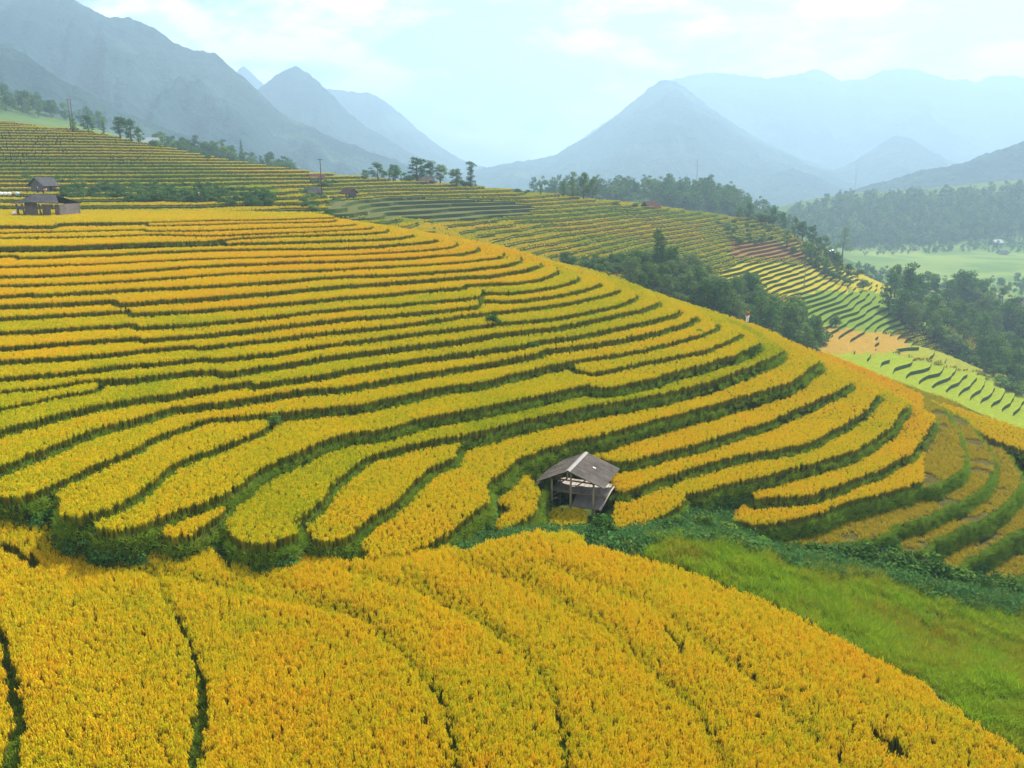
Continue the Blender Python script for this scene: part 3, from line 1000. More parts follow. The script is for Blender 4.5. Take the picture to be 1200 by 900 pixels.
for a in [(0, 252, 178), (0, 215, 225), (0, 180, 265), (0, 143, 312), (100, 252, 178), (100, 235, 200), (100, 215, 230), (100, 180, 270), (100, 155, 303), (-120, 252, 178), (-120, 200, 240), (-120, 125, 320),
          (200, 252, 178), (200, 235, 205), (200, 215, 235), (200, 190, 275), (200, 175, 302), (300, 252, 182), (300, 230, 215), (300, 210, 260), (300, 199, 288), (370, 243, 200), (370, 226, 235), (370, 208, 278),
          (340, 246, 198), (390, 262, 188), (450, 250, 236), (450, 230, 272), (450, 211, 330), (540, 282, 188), (530, 250, 250), (540, 216, 335), (600, 300, 196), (600, 260, 255), (600, 225, 340), (680, 320, 196), (680, 270, 258), (680, 233, 345),
          (750, 335, 205), (750, 282, 268), (750, 242, 352), (830, 352, 218), (830, 300, 275), (830, 251, 358), (900, 380, 225), (900, 320, 283), (900, 288, 320), (900, 262, 360), (960, 305, 332), (1000, 400, 246), (1000, 362, 282), (1000, 333, 322), (1050, 345, 340),
          (1000, 420, 215), (1000, 434, 199), (1050, 440, 210), (1050, 454, 195), (1100, 436, 222), (1100, 472, 190), (1200, 462, 228), (1200, 492, 205), (1100, 412, 246), (1200, 445, 250), (1290, 500, 215), (1290, 455, 258), (1090, 388, 285), (1100, 420, 262), (1150, 385, 330), (1200, 400, 320), (1200, 350, 420), (1290, 400, 320), (1100, 345, 430),
          (0, 150, 452), (0, 118, 600), (40, 130, 598), (78, 141, 585), (-120, 90, 600), (200, 177, 460), (260, 189, 470), (320, 201, 480), (400, 214, 520),
          (620, 226, 600), (700, 222, 605), (780, 220, 605), (840, 222, 600), (880, 240, 600), (920, 264, 600), (960, 290, 600),
          (1050, 320, 640), (1150, 322, 630), (1250, 322, 630), (1010, 305, 700), (1100, 305, 727), (1200, 304, 727), (1100, 290, 842), (1200, 291, 842), (1000, 292, 842), (1300, 291, 842), (930, 290, 800),
          (930, 246, 980), (960, 236, 1000), (1000, 228, 1010), (1050, 227, 1010), (1100, 226, 1010), (1150, 224, 1000), (1200, 218, 1000), (1290, 212, 1000), (1050, 262, 915), (1150, 262, 915), (1250, 262, 915), (960, 266, 900)]:
    cp(*a)
for a in [(75, 400, 8), (200, 380, -1), (300, 380, -9), (450, 420, -26), (450, 620, -70), (600, 440, -34), (750, 440, -42), (900, 440, -56), (300, 650, -20), (150, 650, 20), (620, 800, -80), (780, 800, -85), (1000, 1300, -95), (1150, 1300, -95), (1290, 1300, -95), (850, 1200, -90), (500, 1200, -90), (200, 1200, -40), (-100, 1200, 60),
          (1000, 480, -72), (850, 700, -75)]:
    cz(*a)
for a in [(-60, 120, -24), (0, 60, -34), (-70, 150, -17), (0, 130, -28), (20, 100, -33), (45, 80, -38), (-30, 90, -30), (60, 120, -40), (80, 150, -46), (30, 150, -34), (110, 130, -48)]:
    MC.append(np.array(a, float))
mid0 = TPS(MC, 2e-5)


def mid(x, y):
    return mid0(x, y)


def midw(x, y):                             # with the wander of the hand-made fields
    g = np.exp(-((x - 108) / 60) ** 2 - ((y - 214) / 38) ** 2)
    k = np.clip((y - 170) / 40, 0, 1) * (1 - .8 * g)
    return mid0(x, y) + np.clip(1.6 * g, 0, 1) * (.16 * np.tanh(4 * np.sin(y / 4.5 + x / 14)) + .22 * vnoise(x / 8, y / 8, 96)) + k * (.9 * fbm(x / 30, y / 30, 91, 3) + .35 * vnoise(x / 6, y / 6, 92))


def hit(px, py, d0=165, d1=1400):           # where the pixel's ray meets the terrain
    d = ray(px, py)
    D = np.arange(d0, d1, 2.0)
    P = d[None] * (D / d[1])[:, None]
    h = mid(P[:, 0], P[:, 1])
    k = np.where(P[:, 2] < h)[0]
    if len(k) == 0: return None
    i = k[0]
    if i == 0: return P[0]
    a = P[i - 1, 2] - h[i - 1]; b = h[i] - P[i, 2]
    q = P[i - 1] + (P[i] - P[i - 1]) * a / max(a + b, 1e-6)
    return q


# crop zones, read off the photograph and laid on the ground
ZONES = [                                   # (pixel polygon, tread colour, rice tint or None, plant height)
    ([(-200, 100), (400, 180), (400, 260), (-200, 260)], (.26, .24, .03), .40),
    ([(-200, 184), (0, 184), (110, 186), (240, 196), (320, 214), (330, 232), (200, 226), (60, 205), (-200, 200)], (.10, .13, .035), .10),
    ([(380, 205), (1200, 205), (1200, 520), (330, 520)], (.24, .26, .03), .34),
    ([(385, 232), (560, 232), (620, 240), (628, 256), (560, 258), (385, 256)], (.07, .065, .03), None),
    ([(400, 257), (560, 258), (640, 250), (700, 240), (860, 252), (860, 256), (740, 256), (640, 266), (560, 268), (480, 268)], (.12, .20, .035), .16),
    ([(440, 264), (520, 268), (620, 270), (640, 262), (600, 258), (500, 262)], (.36, .30, .02), .46),
    ([(560, 285), (600, 277), (660, 280), (700, 290), (720, 300), (600, 300)], (.44, .38, .02), .44),
    ([(640, 258), (760, 254), (820, 262), (830, 285), (780, 284), (660, 270)], (.30, .25, .03), .44),
    ([(660, 272), (790, 285), (900, 310), (900, 330), (780, 312), (680, 290)], (.20, .26, .03), .28),
    ([(860, 280), (940, 282), (950, 305), (850, 300)], (.15, .075, .035), None),
    ([(870, 305), (960, 310), (1050, 328), (1050, 345), (900, 345), (840, 320)], (.27, .215, .014), .44),
    ([(930, 340), (1060, 340), (1130, 385), (960, 390)], (.10, .15, .017), .24),
    ([(950, 385), (1000, 385), (1070, 392), (1070, 412), (1000, 418), (950, 410)], (.26, .145, .025), .62),
    ([(960, 412), (1040, 412), (1200, 450), (1290, 470), (1290, 520), (1060, 490), (960, 430)], (.165, .20, .012), .27),
    ([(1060, 400), (1180, 430), (1180, 445), (1060, 415)], (.18, .18, .02), .38),
]


def zone_of(px, py):
    zi = np.zeros(np.shape(px), int) - 1
    px = px + 7 * vnoise(px / 9, py / 3, 97); py = py + 2.2 * vnoise(px / 11, py / 3, 98)
    for k, (poly, c, t) in enumerate(ZONES):
        zi[inside(poly, px, py)] = k
    return zi


# slice the smooth hillside into level steps
us = np.arange(-234, 1500, 13.0)
ds = np.concatenate([np.arange(120, 176, 8.0), np.arange(176, 300, 3.0), np.arange(300, 381, 4.0)])
GX = np.array([(us - CX) / F * (D * CP + 20 * SP) for D in ds]); GY = np.repeat(ds[:, None], len(us), 1)
GZ = midw(GX, GY)
V = []; Fc = []; MI = []; ZCOL = []


def dzof(x, y): return 1.05


DZ = .95
WALL2 = []


def clip(poly, zc, above):
    out = []
    for i in range(len(poly)):
        a = poly[i]; b = poly[(i + 1) % len(poly)]
        ia = (a[2] >= zc) == above; ib = (b[2] >= zc) == above
        if ia: out.append(a)
        if ia != ib:
            t = (zc - a[2]) / (b[2] - a[2])
            out.append((a[0] + (b[0] - a[0]) * t, a[1] + (b[1] - a[1]) * t, zc))
    return out


def add_face(pts, mi, c):
    n = len(V); V.extend(pts); Fc.append(tuple(range(n, n + len(pts)))); MI.append(mi); ZCOL.append(c)


cxs = .25 * (GX[:-1, :-1] + GX[1:, :-1] + GX[:-1, 1:] + GX[1:, 1:]); cys = .25 * (GY[:-1, :-1] + GY[1:, :-1] + GY[:-1, 1:] + GY[1:, 1:])
czs = .25 * (GZ[:-1, :-1] + GZ[1:, :-1] + GZ[:-1, 1:] + GZ[1:, 1:])
zpx, zpy = project(np.stack([cxs, cys, czs], -1))
ZI = zone_of(zpx, zpy)
BANKC = (.045, .075, .018)
for j in range(len(ds) - 1):
    for i in range(len(us) - 1):
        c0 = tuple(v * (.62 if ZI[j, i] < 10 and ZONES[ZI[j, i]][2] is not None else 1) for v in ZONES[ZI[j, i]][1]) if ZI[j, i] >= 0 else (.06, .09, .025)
        q = [(GX[j, i], GY[j, i], GZ[j, i]), (GX[j, i + 1], GY[j, i + 1], GZ[j, i + 1]), (GX[j + 1, i + 1], GY[j + 1, i + 1], GZ[j + 1, i + 1]), (GX[j + 1, i], GY[j + 1, i], GZ[j + 1, i])]
        for t in ((q[0], q[1], q[2]), (q[0], q[2], q[3])):
            lo = min(p[2] for p in t); hi = max(p[2] for p in t)
            DZ = .95
            k0 = math.floor(lo / DZ); k1 = math.floor(hi / DZ)
            rest = list(t)
            for k in range(k0, k1 + 1):
                band = clip(clip(rest, k * DZ, True), (k + 1) * DZ, False) if k1 > k0 else rest
                if len(band) >= 3:
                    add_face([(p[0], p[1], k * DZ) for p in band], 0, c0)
                if k > k0:                  # riser along the contour at k*DZ
                    zc = k * DZ
                    cr = []
                    for a, b in ((t[0], t[1]), (t[1], t[2]), (t[2], t[0])):
                        if (a[2] >= zc) != (b[2] >= zc):
                            s = (zc - a[2]) / (b[2] - a[2])
                            cr.append((a[0] + (b[0] - a[0]) * s, a[1] + (b[1] - a[1]) * s))
                    if len(cr) == 2:
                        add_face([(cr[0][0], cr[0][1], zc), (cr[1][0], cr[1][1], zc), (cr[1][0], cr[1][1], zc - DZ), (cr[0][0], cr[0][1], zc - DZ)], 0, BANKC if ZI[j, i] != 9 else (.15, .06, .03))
                        WALL2.append((cr, zc))
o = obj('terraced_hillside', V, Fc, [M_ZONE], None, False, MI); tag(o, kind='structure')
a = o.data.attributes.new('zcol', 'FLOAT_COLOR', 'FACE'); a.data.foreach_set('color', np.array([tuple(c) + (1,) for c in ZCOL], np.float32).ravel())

# rice on those steps
X, Y = [], []
for y0, y1, g in ((160, 240, .62), (240, 300, .75), (300, 372, .9)):
    x, y = lattice(-240, 260, y0, y1, g); X.append(x); Y.append(y)
X = np.concatenate(X); Y = np.concatenate(Y)
h = midw(X, Y)
px, py = project(np.stack([X, Y, h], 1))
zi = zone_of(px, py)
DZ = .95
zq = np.floor(h / DZ) * DZ
tt = np.array([np.nan if z[2] is None else z[2] for z in ZONES] + [np.nan])[zi]
m = ~np.isnan(tt) & (px > -40) & (px < 1240)
lv = level_at(X, Y)
m &= ~((lv >= 0) & (Y < 212) & (ZG[lv] > zq - .5) & (X < 78) & (X > -150))
for a in np.arange(4) * PI / 2:             # keep clear of the foot of the next bank
    m &= ~(np.floor(midw(X + .3 * math.cos(a), Y + .3 * math.sin(a)) / DZ) * DZ > zq + .1)
m &= zi < 10
X, Y, zq, tt = X[m], Y[m], zq[m], tt[m]
plot = np.floor((X + 6 * vnoise(X / 40, Y / 40, 93)) / 17) * 7.13 + zq * 3.7    # each plot ripens in its own time
pr = np.mod(np.sin(plot) * 437.585, 1.0)
tint = tt + .22 * (pr - .5) + .06 * RNG.normal(0, 1, len(X))
D = Y
scatter('hillside_rice', np.stack([X, Y, zq - .05], 1), zrot(len(X)), RNG.uniform(.75, 1.05, len(X)) * np.where(D > 240, 1.1, 1.0), np.clip(tint, 0, 1), [rice_tuft('rice_tuft', 16, s, .12, .2, .7) for s in (31, 32)] , label='rice on the terraces of the hills behind', cat='rice')

# beyond: one smooth sheet
us = np.arange(-350, 1640, 15.0); ds = np.concatenate([np.arange(374, 700, 9.0), np.arange(700, 1420, 20.0)])
GX = np.array([(us - CX) / F * (D * CP + 40 * SP) for D in ds]); GY = np.repeat(ds[:, None], len(us), 1)
GZ = mid(GX, GY) + np.clip((GY - 380) / 200, 0, 1) * 2.0 * fbm(GX / 60, GY / 60, 95, 4) - .6
V = np.stack([GX, GY, GZ], -1).reshape(-1, 3)
nu = len(us)
Fc = [(j * nu + i, j * nu + i + 1, (j + 1) * nu + i + 1, (j + 1) * nu + i) for j in range(len(ds) - 1) for i in range(nu - 1)]


def valley_mat():
    m, N = newmat('valley_ground')
    p = world_pos(N)
    sx = N.add('ShaderNodeSeparateXYZ', ins={0: p})
    n = N.noise(.012, 5, .6, p)
    c = N.mix(N.ramp(n, [(.4, 0.0), (.62, 1.0)]), (.035, .06, .022), (.07, .105, .03))
    w = N.add('ShaderNodeTexWave', bands_direction='Z', ins={'Vector': p, 'Scale': .28, 'Distortion': 2.0, 'Detail': 2.0})
    c = N.mix(N.math('MULTIPLY', w.outputs['Fac'], .5), c, (.07, .12, .035))
    fl = N.ramp(N.math('DIVIDE', N.math('ADD', sx.outputs[2], 100.0), 60.0), [(.30, 1.0), (.50, 0.0)])   # the flat floor is under young rice
    c = N.mix(N.math('MULTIPLY', fl, .85), c, N.mix(N.ramp(N.noise(.03, 3, .5, p), [(.42, 0.0), (.55, 1.0)]), (.085, .14, .03), (.15, .19, .04)))
    b = N.add('ShaderNodeBsdfDiffuse', ins={'Color': c}); out_surface(N, b.outputs[0]); return m


o = obj('valley', V, Fc, valley_mat(), None, True); tag(o, kind='structure')

# a sheet under everything, out to the horizon
R = 9000
n = 24
V = [(-R + 2 * R * i / n, -600 + (R + 600) * j / n, -112) for j in range(n + 1) for i in range(n + 1)]
Fc = [(j * (n + 1) + i, j * (n + 1) + i + 1, (j + 1) * (n + 1) + i + 1, (j + 1) * (n + 1) + i) for j in range(n) for i in range(n)]
o = obj('ground', V, Fc, ground_mat('far_ground', ((.05, .085, .03), (.09, .12, .04)), .02, 0), None, False); tag(o, kind='structure')


# ================================================================== MOUNTAINS
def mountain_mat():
    m, N = newmat('mountain_forest_haze_tint')
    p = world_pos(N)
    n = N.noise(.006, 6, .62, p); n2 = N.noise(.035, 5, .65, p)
    c = N.mix(N.ramp(n, [(.42, 0.0), (.62, 1.0)]), (.006, .021, .024), (.026, .050, .044))  # forest greens pushed towards blue: distance haze painted into the base colour
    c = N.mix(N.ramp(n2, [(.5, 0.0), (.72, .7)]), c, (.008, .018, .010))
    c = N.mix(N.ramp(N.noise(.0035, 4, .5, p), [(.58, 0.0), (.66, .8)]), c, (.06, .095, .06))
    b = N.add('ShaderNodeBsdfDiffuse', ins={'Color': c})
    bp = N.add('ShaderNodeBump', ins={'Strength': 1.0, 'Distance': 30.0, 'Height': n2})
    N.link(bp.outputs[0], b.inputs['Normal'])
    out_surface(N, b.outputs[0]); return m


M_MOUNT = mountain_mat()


def mountain(prof, D, foot, back, seed, spur=.45, rough=1.0, base=-115):
    """prof: skyline as pixels; the ridge stands at distance D, its foot nearer by `foot`"""
    P = np.array(prof, float)
    us = np.arange(P[0, 0], P[-1, 0] + 1, 3.0)
    yr = np.interp(us, P[:, 0], P[:, 1])
    X = []; Y = []; Z = []
    vs = np.concatenate([np.linspace(-1, 0, 84), np.linspace(.03, 1, 16)])
    ridge = np.array([at_depth(a, b, D) for a, b in zip(us, yr)])
    xr, zr = ridge[:, 0], ridge[:, 2]
    zr = zr + rough * D * .0016 * fbm(xr / (D * .022), np.zeros_like(xr) + seed, seed, 4)
    V = []
    for v in vs:
        y = D + (v * foot if v < 0 else v * back)
        sp = fbm(xr / (D * .085) + .35 * v, np.full_like(xr, v * 1.1), seed + 3, 5)
        rid = 1 - np.abs(sp) * 2
        prof_v = (1 - abs(v)) ** (1.15 if v < 0 else 1.4)
        zz = base + (zr - base) * prof_v
        amp = 1.8 * (zr - base) * spur * np.sin(PI * min(1, abs(v) * 1.02)) * (1 - abs(v)) ** .3
        zz = zz + amp * (rid - .55) * .6
        zz = zz + (D * .004) * fbm(xr / (D * .012), np.full_like(xr, y / (D * .012)), seed + 9, 3) * min(1, abs(v) * 4)
        zz = zz + (D * .0018) * fbm(xr / (D * .0035), np.full_like(xr, y / (D * .0035)), seed + 13, 2)
        V += list(zip(xr * (y / D) ** .6, np.full_like(xr, y), zz))
    nu = len(us)
    Fc = [(j * nu + i, j * nu + i + 1, (j + 1) * nu + i + 1, (j + 1) * nu + i) for j in range(len(vs) - 1) for i in range(nu - 1)]
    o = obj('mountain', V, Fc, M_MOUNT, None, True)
    return tag(o, kind='structure')


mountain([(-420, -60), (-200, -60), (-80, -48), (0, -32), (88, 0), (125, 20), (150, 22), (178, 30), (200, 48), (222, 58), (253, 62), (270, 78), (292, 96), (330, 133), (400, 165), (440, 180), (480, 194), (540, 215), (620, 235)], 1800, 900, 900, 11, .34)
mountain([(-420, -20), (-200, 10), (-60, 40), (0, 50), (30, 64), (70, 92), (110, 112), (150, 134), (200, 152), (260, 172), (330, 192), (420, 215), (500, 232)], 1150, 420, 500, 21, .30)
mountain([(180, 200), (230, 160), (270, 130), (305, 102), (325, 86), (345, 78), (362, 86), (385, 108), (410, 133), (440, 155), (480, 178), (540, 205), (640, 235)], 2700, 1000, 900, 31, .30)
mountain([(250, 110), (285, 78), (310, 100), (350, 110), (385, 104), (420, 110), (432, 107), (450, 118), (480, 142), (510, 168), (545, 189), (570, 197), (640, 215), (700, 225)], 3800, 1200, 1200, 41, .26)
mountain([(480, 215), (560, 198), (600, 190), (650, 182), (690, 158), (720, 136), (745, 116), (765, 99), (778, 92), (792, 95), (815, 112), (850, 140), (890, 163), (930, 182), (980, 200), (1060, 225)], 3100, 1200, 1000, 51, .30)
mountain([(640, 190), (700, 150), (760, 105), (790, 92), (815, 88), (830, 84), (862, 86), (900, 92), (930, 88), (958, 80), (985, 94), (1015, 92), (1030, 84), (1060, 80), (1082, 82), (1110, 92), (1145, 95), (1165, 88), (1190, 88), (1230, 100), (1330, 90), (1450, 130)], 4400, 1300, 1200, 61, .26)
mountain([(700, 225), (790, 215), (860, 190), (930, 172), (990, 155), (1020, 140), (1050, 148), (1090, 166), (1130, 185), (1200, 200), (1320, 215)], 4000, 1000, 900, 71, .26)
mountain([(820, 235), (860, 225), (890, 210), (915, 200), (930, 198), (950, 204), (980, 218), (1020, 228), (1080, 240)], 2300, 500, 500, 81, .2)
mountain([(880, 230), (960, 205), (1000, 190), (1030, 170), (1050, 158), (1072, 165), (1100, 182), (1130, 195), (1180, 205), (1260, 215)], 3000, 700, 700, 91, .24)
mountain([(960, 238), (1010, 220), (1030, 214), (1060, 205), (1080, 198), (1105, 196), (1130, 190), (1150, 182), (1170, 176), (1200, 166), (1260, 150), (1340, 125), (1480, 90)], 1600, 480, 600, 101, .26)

# ================================================================== TREES
def crown_blobs(mb, blobs, size, dens, r, up=.35):
    for (cx, cy, cz_, rx, ry, rz) in blobs:
        n = int(dens * (rx * ry + ry * rz + rx * rz) / 3 / (size * size))
        for _ in range(n):
            v = Vector((r.gauss(0, 1), r.gauss(0, 1), r.gauss(0, 1))).normalized()
            q = r.uniform(.55, 1.06) if r.random() < .85 else r.uniform(.1, .6)
            if v.z < -.5 and r.random() < .5: continue
            p = (cx + v.x * rx * q, cy + v.y * ry * q, cz_ + v.z * rz * q)
            leaf_card(mb, p, (v.x + r.gauss(0, .45), v.y + r.gauss(0, .45), v.z + up + r.gauss(0, .45)), size * r.uniform(.7, 1.35), r)


def make_tree(kind, seed, mat):
    """returns trunk and crown collectors, about 8 m tall (bush about 3 m)"""
    r = random.Random(seed)
    T, C = MB(), MB()

    def limb(p0, p1, r0, r1):
        a, b = Vector(p0), Vector(p1); m = (a + b) / 2 + Vector((r.gauss(0, .15), r.gauss(0, .15), r.gauss(0, .1)))
        T.tube([a, m, b], [r0, (r0 + r1) / 2, r1], 6)
    if kind == 'broad':
        T.tube([(0, 0, -.3), (.05, .03, 1.2), (-.05, .1, 2.8), (.05, 0, 5)], [.24, .19, .15, .07], 7)
        bl = []
        for i in range(15):
            a = i * 2.4 + r.uniform(-.5, .5); q = r.uniform(.5, 2.2); zz = 1.4 + 5.7 * (i / 14) ** .9
            q *= 1.0 if zz < 5.4 else .6
            c = (q * math.cos(a), q * math.sin(a), zz)
            s = r.uniform(.6, 1.2)
            bl.append((*c, s, s, s * .75))
            if i < 7: limb((0, 0, max(.6, zz - 2.2)), c, .07, .02)
        crown_blobs(C, bl, .36, 20, r)
    elif kind == 'tall':
        T.tube([(0, 0, -.3), (.06, 0, 3), (-.04, .06, 6), (0, 0, 9)], [.2, .16, .1, .04], 7)
        bl = []
        for i in range(12):
            zz = 1.4 + 8.0 * i / 11; a = i * 2.2 + r.uniform(-.5, .5); q = r.uniform(.2, .85) * (1.15 - .5 * i / 11)
            s = r.uniform(.55, .95)
            bl.append((q * math.cos(a), q * math.sin(a), zz, s, s, s * .95))
            limb((0, 0, zz - .7), (q * math.cos(a), q * math.sin(a), zz), .05, .015)
        crown_blobs(C, bl, .32, 20, r)
    elif kind == 'layer':
        T.tube([(0, 0, -.3), (.1, 0, 2.5), (-.1, .05, 5), (0, .1, 7.4)], [.2, .15, .1, .04], 7)
        bl = []
        for i in range(9):
            zz = 2.2 + 5.4 * i / 8; a = i * 2.5 + r.uniform(-.4, .4); q = r.uniform(.7, 2.2) * (1.15 - .75 * i / 8)
            s = r.uniform(.75, 1.15) * (1.1 - .3 * i / 8)
            c = (q * math.cos(a), q * math.sin(a), zz)
            bl.append((*c, s * 1.25, s * 1.25, s * .62))
            limb((0, 0, zz - .6), c, .06, .02)
        crown_blobs(C, bl, .34, 24, r, .9)
    elif kind == 'bush':
        for i in range(5):
            a = i * 1.26 + r.uniform(-.3, .3)
            T.tube([(0, 0, -.3), (.3 * math.cos(a), .3 * math.sin(a), .9), (.9 * math.cos(a), .9 * math.sin(a), 2.1)], [.07, .05, .02], 5)
        bl = []
        for i in range(12):
            a = i * 2.4 + r.uniform(-.4, .4); q = r.uniform(.2, 1.6); s = r.uniform(.45, .95)
            bl.append((q * math.cos(a), q * math.sin(a), r.uniform(.5, 2.3) * (1.1 - q * .3), s, s, s * .8))
        crown_blobs(C, bl, .30, 20, r)
    elif kind == 'banana':
        T.tube([(0, 0, -.2), (.05, 0, 1.2), (0, .05, 2.2)], [.16, .13, .08], 7)
        for i in range(11):
            a = i * 2.4; d = Vector((math.cos(a), math.sin(a), 0)); s = Vector((-d.y, d.x, 0))
            L = r.uniform(1.6, 2.3); rise = r.uniform(.5, 1.3)
            pts = [Vector((0, 0, 2.0)) + d * L * t + Vector((0, 0, rise * math.sin(t * 2.3) * 1.2 - .5 * t * t)) for t in (0, .3, .6, 1)]
            ws = [.08, .32, .3, .04]
            C.add([q for p, w in zip(pts, ws) for q in (p - s * w, p + s * w)], [(0, 1, 7, 4), (2, 3, 5, 4), (4, 5, 7, 6)])
    elif kind == 'conifer':
        T.tube([(0, 0, -.3), (0, 0, 4), (0, 0, 9)], [.18, .12, .03], 7)
        bl = []
        for i in range(13):
            zz = 1.8 + 7 * i / 12; a = i * 2.4; q = .75 * (1 - i / 13)
            s = .25 + 1.0 * (1 - i / 13)
            bl.append((q * math.cos(a), q * math.sin(a), zz, s, s, .45))
            limb((0, 0, zz - .2), (q * math.cos(a), q * math.sin(a), zz), .04, .01)
        crown_blobs(C, bl, .30, 20, r)
    return T, C


PROTO = {}
MESH_H = {'broad': 8.0, 'tall': 10.0, 'layer': 8.1, 'bush': 3.1, 'banana': 3.2, 'conifer': 9.2}
CATS = {'broad': ('broadleaf_tree', 'tree'), 'tall': ('tall_tree', 'tree'), 'layer': ('spreading_tree', 'tree'), 'bush': ('bush', 'bush'), 'banana': ('banana_plant', 'banana plant'), 'conifer': ('conifer_tree', 'tree')}
MATS = {'dark': M_LEAF_DARK, 'mid': M_LEAF_MID, 'pale': M_LEAF_PALE, 'fresh': M_LEAF_FRESH}


def tree(kind, tone, loc, height, label, group=None, width=1.0, var=None):
    var = random.randrange(3) if var is None else var
    key = (kind, tone, var)
    s = height / MESH_H[kind]
    sc = (s * width, s * width, s)
    rz = random.uniform(0, 2 * PI)
    if key not in PROTO:
        T, C = make_tree(kind, hash((kind, var)) % 1000 if False else (sum(map(ord, kind)) * 7 + var * 31), MATS[tone])
        nm, cat = CATS[kind]
        e = empty(nm, loc, rz, label, cat, group); e.scale = sc
        T.build('trunk' if kind not in ('bush', 'banana') else 'stem', M_BARK if kind != 'banana' else M_LEAF_PALE, e, True)
        C.build('crown' if kind not in ('bush', 'banana') else 'foliage', MATS[tone], e)
        PROTO[key] = e
        return e
    return copy_tree(PROTO[key], loc, rz, sc, label, group)


def px_tree(kind, tone, px, py, hpx, label, group=None, width=1.0, var=None, d0=165, d1=1400, sink=.1):
    q = hit(px, py, d0, 1400)
    for _ in range(12):                     # a foot hidden just behind the brow: bring it up to the brow
        if q is not None and q[1] <= d1: break
        py += 1.2; q = hit(px, py, d0, 1400)
    if q is None:
        return None
    t = q[1] * CP - q[2] * SP
    zz = float(mid(np.array([q[0]]), np.array([q[1]]))[0])
    return tree(kind, tone, (q[0], q[1], zz - sink), hpx * t / F, label, group, width, var)


# on the left skyline
for a in [('broad', 'mid', 86, 150, 17, 'round tree standing at the foot of the twin poles on the left skyline', .8, 0), ('broad', 'dark', 104, 155, 20, 'bushy dark tree second from the twin poles on the left skyline', .95, 1),
          ('tall', 'mid', 122, 158, 17, 'thin hazy tree between two bushy ones on the left skyline', .9, 0), ('broad', 'dark', 141, 160, 25, 'broad dark tree, the widest of the left skyline row', 1.1, 2),
          ('broad', 'dark', 154, 165, 27, 'tall dark tree beside the hazy blue-roofed house on the left skyline', .8, 0), ('broad', 'mid', 163, 168, 20, 'lower round tree closing the left skyline row towards the hazy house', .8, 1),
          ('bush', 'mid', 180, 172, 9, 'small round bush on the skyline below the hazy house', 1.2, 0), ('bush', 'mid', 244, 187, 8, 'lone small bush on the yellow terraces below the hazy trees', 1, 1)]:
    px_tree(a[0], a[1], a[2], a[3], a[4], a[5], None, a[6] * 1.35, a[7], 230, 322)
# hazy trees behind it
hz = [(188, 178, 14), (198, 180, 20), (208, 182, 18), (220, 184, 22), (230, 185, 26), (241, 186, 20), (252, 188, 24), (262, 189, 25), (272, 190, 20), (296, 192, 17), (306, 194, 14), (318, 197, 22), (328, 199, 14), (342, 201, 16)]
for i, (x, y, h) in enumerate(hz):
    px_tree(['broad', 'tall', 'broad'][i % 3], 'dark', x, y, h, 'hazy bluish tree behind the left yellow hillside', 'hazy trees behind the left hillside', 1.5, i % 3, 400, 560)
px_tree('conifer', 'dark', 284, 191, 28, 'pointed conifer rising among the hazy trees behind the left hillside', None, .8, 0, 400, 560)
# crest row
for a in [('broad', 'dark', 428, 211, 13, 'lowest dark tree at the left end of the crest row', 1.2, 0), ('broad', 'dark', 443, 211, 21, 'dark rounded tree second from the left end of the crest row', 1.1, 1), ('broad', 'dark', 461, 211, 19, 'dark tree behind the banana plants on the crest', 1.0, 2),
          ('broad', 'dark', 489, 212, 29, 'tallest dark rounded tree in the crest row', 1.25, 0), ('broad', 'dark', 505, 212, 25, 'dark rounded tree behind the grey hut roof on the crest', 1.0, 1), ('broad', 'mid', 516, 214, 22, 'leafy tree just right of the grey hut roof on the crest', .9, 2),
          ('broad', 'dark', 535, 217, 20, 'dark open tree left of the pair at the right end of the crest row', 1.1, 2), ('tall', 'dark', 552, 219, 29, 'upright two-tiered dark tree at the right end of the crest row', 1.2, 1), ('bush', 'dark', 543, 218, 11, 'dark bush filling the gap at the right end of the crest row', 1.2, 2),
          ('bush', 'mid', 480, 211, 8, 'low green bush left of the grey hut roof on the crest', 1.6, 0)]:
    px_tree(a[0], a[1], a[2], a[3], a[4], a[5], None, a[6] * 1.55, a[7], 270, 345)
for x, w in ((456, 1.0), (463, 1.2), (470, .9)):
    px_tree('banana', 'fresh', x, 211, 10 * w, 'light green banana plant under the dark crest trees', 'banana plants on the crest', 1.3, 0, 270, 345)
# clump in the middle of the crest
for a in [('broad', 'mid', 660, 231, 20, 'shorter left-hand tree of the dense clump in the middle of the crest', .9, 0), ('tall', 'mid', 671, 232, 30, 'tall left tree of the dense clump in the middle of the crest', 1.2, 1), ('broad', 'dark', 684, 233, 32, 'tallest bushy tree of the dense clump in the middle of the crest', .85, 2),
          ('broad', 'mid', 694, 234, 27, 'right-hand tree of the dense clump in the middle of the crest', .8, 1), ('bush', 'pale', 671, 231, 9, 'pale round bush in front of the dense crest clump', 1.2, 0), ('tall', 'mid', 634, 228, 13, 'small lone upright tree left of the dense crest clump', 1.1, 0),
          ('bush', 'dark', 606, 226, 7, 'low dark bush on the crest, leftmost before the lone upright tree', 1.4, 1), ('bush', 'mid', 617, 226, 6, 'tiny bush on the crest between a low dark bush and the lone upright tree', 1.2, 2),
          ('bush', 'mid', 722, 241, 6, 'low green bush left of the dark-roofed house on the crest', 1.6, 0), ('bush', 'dark', 744, 243, 7, 'small dark bush touching the left wall of the crest house', 1.2, 1)]:
    px_tree(a[0], a[1], a[2], a[3], a[4], a[5], None, a[6] * 1.15, a[7], 270, 362)
